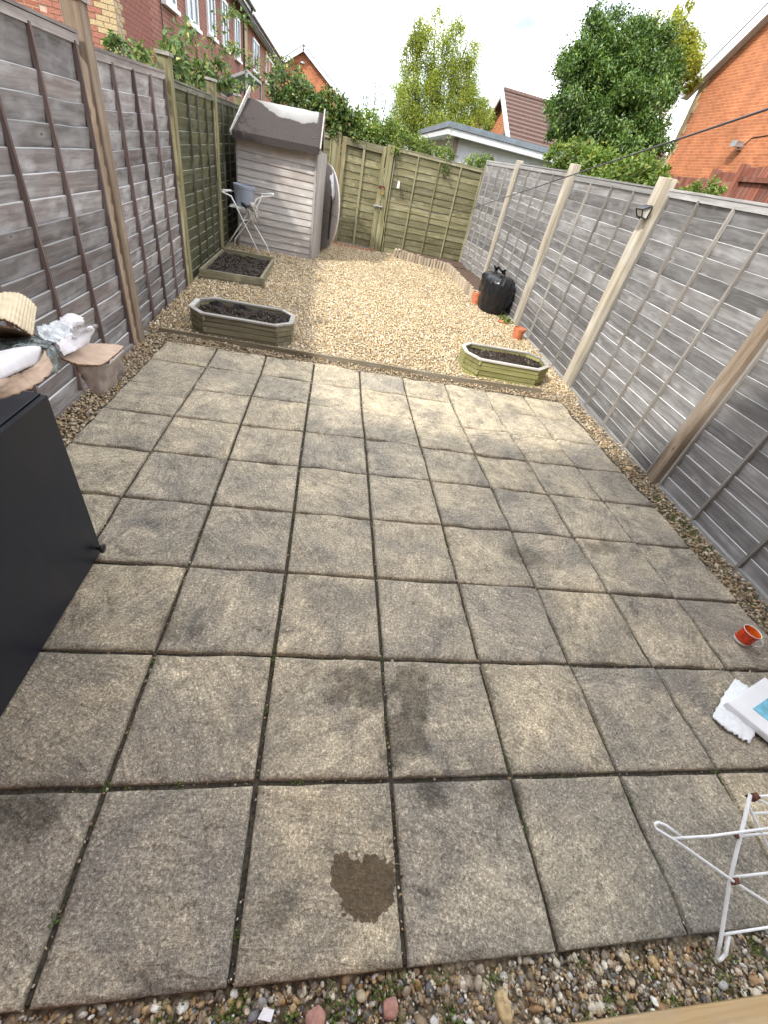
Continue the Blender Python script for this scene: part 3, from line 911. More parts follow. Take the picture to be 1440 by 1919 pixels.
fence_panel('dark green fence panel running behind the shed', (-2.16, 9.75), (-2.14, 7.94), 0.05, 0.03, 1.915, GREEN, (0.03, 0.45, 0.9, 1.35, 1.78), group=g)
g = 'posts of the left fence'
fence_post('brown capped fence post nearest on the left', -2.075, 4.07, -0.10, 2.035, M['post_brown'], 0.115, M['planter_rim'], g)
fence_post('fence post with a warped cap at the corner of the square bed', -2.11, 5.90, -0.06, 2.02, M['post_green'], 0.11, M['planter_rim'], g)
fence_post('green fence post with a flat cap behind the square bed', -2.13, 7.87, 0.0, 2.03, M['post_green'], 0.105, M['planter_rim'], g)
fence_post('brown fence post beside the black cabinet', -2.065, 1.94, -0.10, 2.02, M['post_brown'], 0.11, M['planter_rim'], g)
fence_post('green fence post in the far left corner behind the shed', -2.16, 9.83, 0.04, 2.03, M['post_green'], 0.10, M['planter_rim'], g)

# back fence, right to left
def by(x):
    return 10.39 + 0.082 * (x + 0.0)
fence_panel('mossy yellow-green waney panel right of the gate', (2.50, by(2.50)), (0.625, by(0.625)), 0.17, 0.16, 1.93, MOSS, (0.04, 0.50, 0.95, 1.39, 1.85), 'lap')
fence_panel('mossy waney panel between the gate and the shed', (-0.545, by(-0.545)), (-2.1, by(-2.1)), 0.16, 0.15, 1.86, MOSS, (0.04, 0.4, 0.8, 1.2, 1.46), 'lap')
g = 'posts of the back fence'
fence_post('mossy gate post on the latch side', 0.555, by(0.555) + 0.01, 0.08, 1.94, M['post_green'], 0.135, group=g)
fence_post('mossy gate post on the hinge side, half lit', -0.49, by(-0.49) + 0.01, 0.08, 1.93, M['post_green'], 0.165, group=g)
fence_post('mossy corner post where back and right fences meet', 2.545, by(2.55) + 0.03, 0.1, 1.96, M['post_green'], 0.08, group=g)

def garden_gate():
    p0, p1 = Vector((0.46, by(0.46))), Vector((-0.40, by(-0.40)))
    d = p1 - p0
    L = d.length
    root = thing('garden_gate', 'mossy boarded garden gate with bolt and brass padlock', 'gate', (p0.x, p0.y, 0.19), None, math.atan2(d.y, d.x))
    H = 1.70
    var = board_variants('lap', 'fence_moss')
    k = 0
    while 0.05 + k * 0.118 < H - 0.16:
        o = bpy.data.objects.new('board', var[random.randrange(9)])
        COL.objects.link(o); o.parent = root
        o.location = (0.06, 0, 0.05 + k * 0.118); o.scale = (0.375, 1, 1.05)
        k += 1
    for x0, x1 in ((0.0, 0.085), (L - 0.085, L)):
        link('stile', MB().box((x0, 0.018, 0.0), (x1, 0.055, H), jit=0.002).mesh('stile'), M['post_green'], root)
    link('top_rail', MB().box((0.088, 0.018, H - 0.11), (L - 0.088, 0.050, H - 0.004), jit=0.002).mesh('top_rail'), M['fence_moss_rail'], root)
    link('batten', MB().box((L / 2 - 0.02, 0.020, 0.02), (L / 2 + 0.02, 0.046, H - 0.113), jit=0.002).mesh('batten'), M['fence_moss_strip'], root)
    link('hasp', MB().box((-0.07, 0.057, 1.08), (0.075, 0.070, 1.115)).mesh('hasp'), M['rust'], root)
    mb = MB().box((-0.055, 0.072, 0.985), (-0.005, 0.095, 1.04))
    mb.tube([(-0.046, 0.083, 1.04), (-0.046, 0.083, 1.065), (-0.03, 0.083, 1.08), (-0.014, 0.083, 1.065), (-0.014, 0.083, 1.04)], 0.005, 6)
    link('padlock', mb.mesh('padlock'), M['brass'], root)
    mb = MB().box((-0.06, 0.057, 0.765), (0.10, 0.066, 0.80))
    mb.tube([(-0.06, 0.075, 0.783), (0.12, 0.075, 0.783)], 0.011, 8)
    mb.lathe([(0.022, -0.012), (0.034, -0.008), (0.034, 0.008), (0.022, 0.012)], 16, (0.085, 0.088, 0.775))
    link('bolt', mb.mesh('bolt'), M['steel'], root)
    return root
garden_gate()

# ------------------------------------------------------------------ buildings
def gable_roof(mb, x0, x1, y0, y1, ze, zr, axis, over=0.25, th=0.12, mi=0):
    """two sloping slabs, ridge along axis"""
    if axis == 'x':
        ym = (y0 + y1) / 2
        for ya in (y0 - over, y1 + over):
            sl = (zr - ze) / (ym - y0)
            zz = ze - sl * over
            mb.add([(x0 - over, ya, zz), (x1 + over, ya, zz), (x1 + over, ym, zr), (x0 - over, ym, zr),
                    (x0 - over, ya, zz + th), (x1 + over, ya, zz + th), (x1 + over, ym, zr + th), (x0 - over, ym, zr + th)],
                   [(0, 3, 2, 1), (4, 5, 6, 7), (0, 1, 5, 4), (1, 2, 6, 5), (2, 3, 7, 6), (3, 0, 4, 7)], mi)
    else:
        xm = (x0 + x1) / 2
        for xa in (x0 - over, x1 + over):
            sl = (zr - ze) / (xm - x0)
            zz = ze - sl * over
            mb.add([(xa, y0 - over, zz), (xm, y0 - over, zr), (xm, y1 + over, zr), (xa, y1 + over, zz),
                    (xa, y0 - over, zz + th), (xm, y0 - over, zr + th), (xm, y1 + over, zr + th), (xa, y1 + over, zz + th)],
                   [(0, 3, 2, 1), (4, 5, 6, 7), (0, 1, 5, 4), (1, 2, 6, 5), (2, 3, 7, 6), (3, 0, 4, 7)], mi)
    return mb

# the house the picture is taken from: it shades the near half of the garden
def own_house():
    r = thing('brick_house', 'brick terraced house at the photographer\'s back with a wooden door sill', 'house', (0, -0.30, -0.2))
    y0, y1, H = -8.3, -0.30, 4.98
    MB().box((-16, y0, -0.3), (9, y1, H)).build('wall', M['brick_end'], r)
    gable_roof(MB(), -16, 9, y0, y1, H - 0.15, 7.6, 'x', 0.12).build('roof', M['roof_dark'], r)
    d = MB().box((0.15, y1, 0.02), (1.75, y1 + 0.03, 2.1)).build('door', M['white_upvc'], r)
    MB().box((0.30, y1 + 0.03, 0.35), (0.88, y1 + 0.045, 2.0)).build('pane', M['glass'], d, origin=(0, -0.30, -0.2))
    MB().box((1.02, y1 + 0.03, 0.35), (1.60, y1 + 0.045, 2.0)).build('pane', M['glass'], d, origin=(0, -0.30, -0.2))
    w = MB().box((-2.2, y1, 2.9), (-0.6, y1 + 0.03, 4.1)).build('window', M['white_upvc'], r)
    MB().box((-2.1, y1 + 0.03, 3.0), (-1.45, y1 + 0.04, 4.0)).build('pane', M['glass'], w, origin=(0, -0.30, -0.2))
    MB().box((-1.35, y1 + 0.03, 3.0), (-0.7, y1 + 0.04, 4.0)).build('pane', M['glass'], w, origin=(0, -0.30, -0.2))
    MB().box((0.30, -0.185, -0.03), (2.0, -0.122, 0.008), jit=0.003).build('door_sill', M['sill_wood'], r, bevel=0.004)
    MB().box((0.22, -0.297, -0.10), (2.1, -0.19, -0.004)).build('doorstep', M['brick_red'], r)
own_house()

def box_mesh(sx, sy, sz, jit=0.0):
    return MB().box((0, 0, 0), (sx, sy, sz), jit=jit).mesh('brick')

def window_parts(root, o, y0, y1, z0, z1, x, n=2):
    """window on a wall that faces +x"""
    f = MB()
    t = 0.07
    for a, b, c, d in ((y0, y1, z0, z0 + t), (y0, y1, z1 - t, z1), (y0, y0 + t, z0 + t, z1 - t), (y1 - t, y1, z0 + t, z1 - t)):
        f.box((x - 0.03, a, c), (x + 0.035, b, d))
    for k in range(1, n):
        ym = y0 + (y1 - y0) * k / n
        f.box((x - 0.03, ym - 0.03, z0 + t), (x + 0.03, ym + 0.03, z1 - t))
    w = f.build('window', M['white_upvc'], root)
    MB().box((x - 0.02, y0 + t, z0 + t), (x + 0.005, y1 - t, z1 - t)).build('pane', M['glass'], w, origin=o)
    MB().box((x - 0.02, y0 - 0.06, z0 - 0.07), (x + 0.09, y1 + 0.06, z0 - 0.002)).build('sill', M['white_upvc'], w, origin=o)

def terrace():
    X, Y0, Y1, H = -4.48, 11.5, 24.5, 5.0
    o = Vector((X, Y0, -0.3))
    r = thing('terraced_house', 'red brick terraced house with buff corner bricks and white windows, left', 'house', o)
    MB().box((X - 8, Y0, -0.3), (X, Y1, H)).build('wall', M['brick_shade'], r)
    MB().box((X - 8.0, Y0 - 0.012, -0.3), (X - 1.24, Y0 - 0.001, H)).build('end_wall', M['brick_end'], r)
    # gable triangle of the end wall
    MB().add([(X - 8, Y0 - 0.012, H), (X, Y0 - 0.012, H), (X - 4, Y0 - 0.012, H + 2.6), (X - 8, Y0 + 0.2, H), (X, Y0 + 0.2, H), (X - 4, Y0 + 0.2, H + 2.6)],
             [(0, 1, 2), (5, 4, 3), (0, 3, 4, 1), (1, 4, 5, 2), (2, 5, 3, 0)]).build('gable', M['brick_end'], r)
    MB().box((X - 1.238, Y0 - 0.006, -0.3), (X + 0.004, Y0 - 0.0005, H)).build('mortar_bed', M['mortar'], r)
    MB().box((X + 0.0005, Y0, -0.3), (X + 0.006, Y0 + 1.78, H)).build('mortar_bed', M['mortar'], r)
    # single bricks near the corner
    me_f = [box_mesh(0.215, 0.014, 0.065, 0.0012) for _ in range(4)]
    me_h = [box_mesh(0.1025, 0.014, 0.065, 0.0012) for _ in range(2)]
    me_s = [box_mesh(0.014, 0.215, 0.065, 0.0012) for _ in range(4)]
    mats = {}
    def put(me, mat, loc):
        key = (me.name, mat.name)
        if key not in mats:
            c = me.copy(); c.materials.append(mat); mats[key] = c
        b = bpy.data.objects.new('brick', mats[key])
        COL.objects.link(b); b.parent = r; b.location = Vector(loc) - o
    n = 0
    for c in range(22):
        z = 1.78 + c * 0.075
        quoin = (c // 3) % 2            # alternating buff corner blocks
        nb = 0.45 if quoin else 0.3375
        x = X - (0.225 if c % 2 == 0 else 0.1125)
        first = True
        while x > X - 1.24:
            w = 0.1025 if (first and c % 2) else 0.215
            buff = (X - x) <= nb + 0.01
            put(random.choice(me_h if w < 0.15 else me_f), M['brick_buff'] if buff else M['brick_red'], (x + (0.005 if not first else 0.008), Y0 - 0.018, z))
            first = False
            x -= 0.225
            n += 1
    for c in range(23):
        z = 2.08 + c * 0.075
        y = Y0 + (0.0 if c % 2 else 0.1125)
        k = 0
        while y < Y0 + 1.72:
            buff = k == 0
            put(random.choice(me_s), M['brick_buff'] if buff else M['brick_red_shade'], (X + 0.002, y + 0.005, z))
            y += 0.225; k += 1
    # eaves
    MB().box((X + 0.01, Y0 - 0.2, H - 0.02), (X + 0.30, Y1, H + 0.02)).build('soffit', M['white_paint'], r)
    MB().box((X + 0.30, Y0 - 0.2, H - 0.03), (X + 0.33, Y1, H + 0.17)).build('fascia', M['white_paint'], r)
    MB().tube([(X + 0.385, Y0 - 0.2, H + 0.11), (X + 0.385, Y1, H + 0.11)], 0.055, 8).build('gutter', M['gutter_black'], r)
    MB().tube([(X + 0.37, Y1 - 0.5, H + 0.08), (X + 0.30, Y1 - 0.5, H - 0.1), (X + 0.06, Y1 - 0.55, H - 0.35), (X + 0.06, Y1 - 0.55, 0)], 0.034, 8).build('downpipe', M['gutter_black'], r)
    MB().tube([(X + 0.03, 14.05, 0.5), (X + 0.03, 14.05, 4.9)], 0.012, 6).build('cable', M['gutter_black'], r)
    gable_roof(MB(), X - 8, X, Y0, Y1, H + 0.0, H + 2.7, 'y', 0.30).build('roof', M['roof_dark'], r)
    for y0, y1, z0, z1 in ((14.25, 15.2, 3.42, 4.55), (16.15, 17.2, 3.42, 4.6), (18.3, 19.25, 3.53, 4.6), (20.25, 21.15, 3.53, 4.6), (22.3, 23.25, 3.55, 4.6)):
        window_parts(r, o, y0, y1, z0, z1, X + 0.02)
    # second block a little farther along
    o2 = Vector((X, 24.6, -0.3))
    r2 = thing('terraced_house', 'farther terraced house with a black gutter and one tall white window, behind the rambling rose', 'house', o2)
    MB().box((X - 8, 24.6, -0.3), (X - 0.12, 38, 5.0)).build('wall', M['brick_shade'], r2)
    MB().box((X - 0.10, 24.62, -0.3), (X - 0.08, 25.6, 5.0)).build('corner_bricks', M['brick_buff'], r2)
    MB().box((X - 0.12, 24.6, 4.93), (X + 0.16, 38, 5.12)).build('fascia', M['white_paint'], r2)
    MB().tube([(X + 0.22, 24.6, 5.07), (X + 0.22, 38, 5.07)], 0.055, 8).build('gutter', M['gutter_black'], r2)
    gable_roof(MB(), X - 8, X - 0.12, 24.6, 38, 5.05, 7.8, 'y', 0.28).build('roof', M['roof_dark'], r2)
    window_parts(r2, o2, 31.0, 34.6, 3.7, 4.7, X - 0.08, 3)
    window_parts(r2, o2, 27.0, 28.6, 3.7, 4.7, X - 0.08, 2)
terrace()

def far_gable():
    Y = 43.0
    ax, az = -3.62, 6.72
    o = Vector((ax, Y, -0.3))
    r = thing('gabled_house', 'orange brick house gable with white bargeboards seen beyond the terrace', 'house', o)
    xl, xr, ze = ax - 4.4, ax + 4.4, az - 2.9
    MB().add([(xl, Y, -0.3), (xr, Y, -0.3), (xr, Y, ze), (ax, Y, az - 0.05), (xl, Y, ze), (xl, Y + 9, -0.3), (xr, Y + 9, -0.3), (xr, Y + 9, ze), (ax, Y + 9, az - 0.05), (xl, Y + 9, ze)],
             [(0, 1, 2, 3, 4), (9, 8, 7, 6, 5), (1, 6, 7, 2), (0, 4, 9, 5)]).build('wall', M['brick_orange_x'], r)
    gable_roof(MB(), xl, xr, Y, Y + 9, ze, az, 'y', 0.3).build('roof', M['roof_dark'], r)
    for s in (-1, 1):
        sl = (az - ze) / 4.4
        MB().beam((ax + s * 4.75, Y - 0.34, az - sl * 4.75 - 0.08), (ax, Y - 0.34, az - 0.08), 0.05, 0.24, (0, 0, 1)).build('bargeboard', M['white_paint'], r)
    MB().lathe([(0.0, -0.04), (0.16, -0.04), (0.16, 0.04), (0.0, 0.04)], 16, (ax - 0.05, Y - 0.03, az - 0.75)).build('alarm_box', M['white_paint'], r)
far_gable()

def right_house():
    X, Yc = 11.0, 18.55            # wall faces -x, far corner at Yc
    o = Vector((X, Yc, -0.3))
    r = thing('gabled_house', 'tall bright orange brick house gable with white bargeboard on the far right', 'house', o)
    ze = 5.62
    ya = Yc - 4.6                  # apex
    yn = Yc - 9.2
    za = ze + 4.6 * 0.68
    MB().add([(X, Yc, -0.3), (X, yn, -0.3), (X, yn, ze), (X, ya, za), (X, Yc, ze), (X + 9, Yc, -0.3), (X + 9, yn, -0.3), (X + 9, yn, ze), (X + 9, ya, za), (X + 9, Yc, ze)],
             [(0, 4, 3, 2, 1), (5, 6, 7, 8, 9), (0, 5, 9, 4), (1, 2, 7, 6)]).build('wall', M['brick_orange_y'], r)
    # buff corner blocks, each a piece
    for k in range(14):
        z = 2.0 + k * 0.26
        w = 0.34 if k % 2 else 0.225
        MB().box((X - 0.012, Yc - w, z), (X - 0.001, Yc + 0.006, z + 0.252)).build('corner_block', M['brick_buff'], r)
    gable_roof(MB(), X, X + 9, yn, Yc, ze + 0.05, za + 0.08, 'x', 0.26, 0.17).build('roof', M['roof_dark'], r)
    sl = 0.68
    for s in (-1, 1):
        MB().beam((X - 0.26, ya + s * 4.95, za - sl * 4.95 - 0.05), (X - 0.26, ya, za - 0.05), 0.04, 0.30, (0, 0, 1)).build('bargeboard', M['white_paint'], r)
        MB().beam((X - 0.13, ya + s * 4.95, za - sl * 4.95 - 0.12), (X - 0.13, ya, za - 0.12), 0.26, 0.02, (0, 0, 1)).build('soffit', M['white_paint'], r)
    MB().add([(X - 0.27, Yc, ze - 0.16), (X - 0.27, Yc + 0.36, ze - 0.42), (X - 0.27, Yc + 0.36, ze - 0.20), (X - 0.27, Yc, ze + 0.06),
              (X, Yc, ze - 0.16), (X, Yc + 0.36, ze - 0.42), (X, Yc + 0.36, ze - 0.20), (X, Yc, ze + 0.06)],
             [(0, 1, 2, 3), (7, 6, 5, 4), (0, 4, 5, 1), (1, 5, 6, 2), (2, 6, 7, 3)]).build('eaves_box', M['white_paint'], r)
    lm = MB().box((X - 0.10, 15.06, 3.88), (X, 15.18, 4.0)).box((X - 0.30, 15.0, 3.93), (X - 0.09, 15.28, 4.06), jit=0.02)
    lm.build('flood_lamp', M['steel'], r)
    MB().tube([(X - 0.01, 15.1, 3.98), (X - 0.01, 14.95, 4.12), (X - 0.01, 14.9, 4.16), (X - 0.01, 14.3, 4.20)], 0.010, 6).build('cable', M['gutter_black'], r)
right_house()

def tiled_house():
    X, Yr, Zr = 6.2, 23.77, 4.83
    ze = 3.0
    half = 3.25
    o = Vector((X, Yr, -0.3))
    r = thing('gabled_house', 'small red brick house with steep brown tiled roof beyond the white garage', 'house', o)
    MB().add([(X, Yr - half, -0.3), (X, Yr + half, -0.3), (X, Yr + half, ze), (X, Yr, Zr - 0.1), (X, Yr - half, ze), (X + 7, Yr - half, -0.3), (X + 7, Yr + half, -0.3), (X + 7, Yr + half, ze), (X + 7, Yr, Zr - 0.1), (X + 7, Yr - half, ze)],
             [(4, 3, 2, 1, 0), (5, 6, 7, 8, 9), (0, 5, 9, 4), (1, 2, 7, 6)]).build('wall', M['brick_orange_y'], r)
    sl = (Zr - ze) / half
    n = 13
    for k in range(n):                                   # courses of roof tiles
        y0, y1 = Yr - (k + 1) * half / n - 0.05, Yr - k * half / n
        z0, z1 = Zr - (k + 1) * half / n * sl, Zr - k * half / n * sl
        MB().add([(X - 0.25, y0, z0), (X + 7.2, y0, z0), (X + 7.2, y1, z1), (X - 0.25, y1, z1),
                  (X - 0.25, y0, z0 + 0.075), (X + 7.2, y0, z0 + 0.075), (X + 7.2, y1, z1 + 0.02), (X - 0.25, y1, z1 + 0.02)],
                 [(0, 3, 2, 1), (4, 5, 6, 7), (0, 1, 5, 4), (1, 2, 6, 5), (2, 3, 7, 6), (3, 0, 4, 7)]).build('tile_course', M['roof_tile'], r)
    MB().add([(X - 0.25, Yr, Zr), (X + 7.2, Yr, Zr), (X + 7.2, Yr + half + 0.3, ze - 0.1), (X - 0.25, Yr + half + 0.3, ze - 0.1),
              (X - 0.25, Yr, Zr - 0.08), (X + 7.2, Yr, Zr - 0.08), (X + 7.2, Yr + half + 0.3, ze - 0.18), (X - 0.25, Yr + half + 0.3, ze - 0.18)],
             [(0, 1, 2, 3), (7, 6, 5, 4), (0, 3, 7, 4), (2, 1, 5, 6), (3, 2, 6, 7)]).build('rear_roof', M['roof_tile'], r)
    MB().tube([(X - 0.25, Yr, Zr + 0.05), (X + 7.2, Yr, Zr + 0.05)], 0.10, 8).build('ridge', M['roof_tile'], r)
    for s in (-1, 1):
        MB().beam((X - 0.28, Yr + s * (half + 0.2), Zr - sl * (half + 0.2) - 0.06), (X - 0.28, Yr, Zr - 0.06), 0.05, 0.22, (0, 0, 1)).build('bargeboard', M['white_paint'], r)
    MB().box((X - 0.10, 22.45, 3.45), (X - 0.01, 22.65, 3.75)).build('wall_lamp', M['gutter_black'], r)
    # another gable peeping out behind it
    o = Vector((9.0, 38, -0.3))
    r = thing('gabled_house', 'sliver of orange gable left of the brown tiled roof', 'house', o)
    MB().add([(7.6, 38, -0.3), (15, 38, -0.3), (15, 38, 4.6), (11.3, 38, 6.6), (7.6, 38, 4.9), (7.6, 46, -0.3), (15, 46, -0.3), (15, 46, 4.6), (11.3, 46, 6.6), (7.6, 46, 4.9)],
             [(0, 1, 2, 3, 4), (9, 8, 7, 6, 5), (1, 6, 7, 2), (0, 4, 9, 5)]).build('wall', M['brick_orange_x'], r)
    MB().add([(7.3, 37.7, 4.80), (11.3, 37.7, 6.65), (15.3, 37.7, 4.55), (15.3, 46, 4.55), (11.3, 46, 6.65), (7.3, 46, 4.80),
              (7.3, 37.7, 4.95), (11.3, 37.7, 6.8), (15.3, 37.7, 4.7), (15.3, 46, 4.7), (11.3, 46, 6.8), (7.3, 46, 4.95)],
             [(6, 7, 10, 11), (7, 8, 9, 10), (0, 5, 4, 1), (1, 4, 3, 2), (0, 1, 7, 6), (1, 2, 8, 7), (5, 11, 10, 4), (4, 10, 9, 3)]).build('roof', M['roof_dark'], r)
tiled_house()

def garage():
    x0, x1, y0, y1 = 2.05, 6.2, 13.05, 17.9
    o = Vector((x0, y0, -0.3))
    r = thing('garage', 'flat-roofed white garage with grey roof edge behind the back fence', 'garage', o)
    MB().box((x0 + 0.30, y0 + 0.28, -0.3), (x1, y1, 2.48)).build('wall', M['white_paint'], r)
    MB().box((x0 + 0.02, y0 + 0.02, 2.455), (x1 + 0.2, y1 + 0.2, 2.50)).build('soffit', M['white_paint'], r)
    MB().box((x0, y0, 2.46), (x1 + 0.22, y1 + 0.22, 2.58)).build('fascia', M['white_paint'], r)
    MB().box((x0 - 0.03, y0 - 0.03, 2.585), (x1 + 0.25, y1 + 0.25, 2.69)).build('roof_edge', M['fascia_grey'], r)
    MB().box((x0 + 0.24, y0 + 0.20, -0.3), (x0 + 0.34, y0 + 0.30, 2.45)).build('timber_post', M['post_brown'], r)
garage()

def neighbour_fence():
    g = None
    for (ya, yb, zt, x, lab) in ((8.55, 9.9, 2.52, 6.0, 'low red-brown boarded fence run under the orange gable, nearest the tree'),
                                 (7.9, 8.5, 2.60, 5.9, 'short red-brown boarded fence run between two taller posts'),
                                 (5.2, 7.8, 2.66, 5.8, 'tall red-brown boarded fence run under the flood lamp')):
        r = thing('boarded_fence', lab, 'fence', (x, ya, -0.3), 'red-brown fences beyond the right side')
        y = ya
        while y < yb - 0.02:
            MB().box((x, y + 0.004, -0.3), (x + 0.022, y + 0.094, zt + random.uniform(-0.008, 0.008)), jit=0.002).build('board', M['redwood'], r)
            y += 0.098
        MB().box((x - 0.05, ya, zt - 0.19), (x - 0.002, yb, zt - 0.13)).build('rail', M['redwood'], r)
        MB().box((x - 0.09, yb + 0.0, -0.3), (x + 0.02, yb + 0.09, zt + 0.02)).build('post', M['redwood'], r)
neighbour_fence()

def glasshouse():
    x0, x1, y0, y1 = -3.05, -2.30, 11.6, 13.4
    o = Vector((x0, y0, -0.3))
    r = thing('glazed_lean_to', 'aluminium framed glazed lean-to roof beyond the shed, left', 'greenhouse', o)
    zl, zr = 2.12, 2.48
    for a, b in (((x0, y0, zl), (x0, y1, zl)), ((x1, y0, zr), (x1, y1, zr)), ((x0, y0, zl), (x1, y0, zr)), ((x0, y1, zl), (x1, y1, zr)),
                 ((x0, (y0 + y1) / 2, zl), (x1, (y0 + y1) / 2, zr)), ((x0, y0, zl), (x0, y0, -0.3)), ((x1, y0, zr), (x1, y0, -0.3)), ((x0, y1, zl), (x0, y1, -0.3)), ((x1, y1, zr), (x1, y1, -0.3))):
        MB().beam(a, b, 0.04, 0.04).build('frame_bar', M['steel'], r)
    for k in range(2):
        ya, yb = y0 + k * 0.9 + 0.03, y0 + k * 0.9 + 0.87
        MB().add([(x0, ya, zl + 0.012), (x1, ya, zr + 0.012), (x1, yb, zr + 0.012), (x0, yb, zl + 0.012), (x0, ya, zl), (x1, ya, zr), (x1, yb, zr), (x0, yb, zl)],
                 [(0, 1, 2, 3), (7, 6, 5, 4), (0, 4, 5, 1), (1, 5, 6, 2), (2, 6, 7, 3), (3, 7, 4, 0)]).build('pane', M['glass'], r)
glasshouse()

# ------------------------------------------------------------------ shed
def felt_mat():
    m, nt, b = new_mat('roof_felt', 0.85)
    tc = nd(nt, 'ShaderNodeTexCoord')
    sp = nd(nt, 'ShaderNodeSeparateXYZ', {'Vector': tc.outputs['Object']})
    n1 = noise(nt, tc.outputs['Object'], 5.0, 5, 0.6)
    n2 = noise(nt, tc.outputs['Object'], 160.0, 3, 0.6)
    col = ramp(nt, n2, [(0.3, (0.034, 0.028, 0.026)), (0.7, (0.066, 0.056, 0.052))])
    # pale grey patch with a ragged lower edge, lighter towards the ridge
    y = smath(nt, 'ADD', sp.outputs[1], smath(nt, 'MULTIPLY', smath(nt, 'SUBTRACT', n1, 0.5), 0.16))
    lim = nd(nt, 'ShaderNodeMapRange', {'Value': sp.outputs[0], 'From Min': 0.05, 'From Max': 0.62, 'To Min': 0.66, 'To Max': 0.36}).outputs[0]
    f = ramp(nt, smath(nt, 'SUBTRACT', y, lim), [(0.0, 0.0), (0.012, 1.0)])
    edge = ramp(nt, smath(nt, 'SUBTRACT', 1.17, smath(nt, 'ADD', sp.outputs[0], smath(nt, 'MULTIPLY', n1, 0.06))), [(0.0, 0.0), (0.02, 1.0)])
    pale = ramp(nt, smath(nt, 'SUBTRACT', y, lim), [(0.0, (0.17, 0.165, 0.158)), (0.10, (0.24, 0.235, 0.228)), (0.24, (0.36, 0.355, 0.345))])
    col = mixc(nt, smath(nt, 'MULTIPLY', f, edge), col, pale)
    nt.links.new(col, b.inputs['Base Color'])
    b.inputs['Specular IOR Level'].default_value = 0.12
    bump(nt, b, n2, 0.3, 0.003)
    return m
M['felt'] = felt_mat()

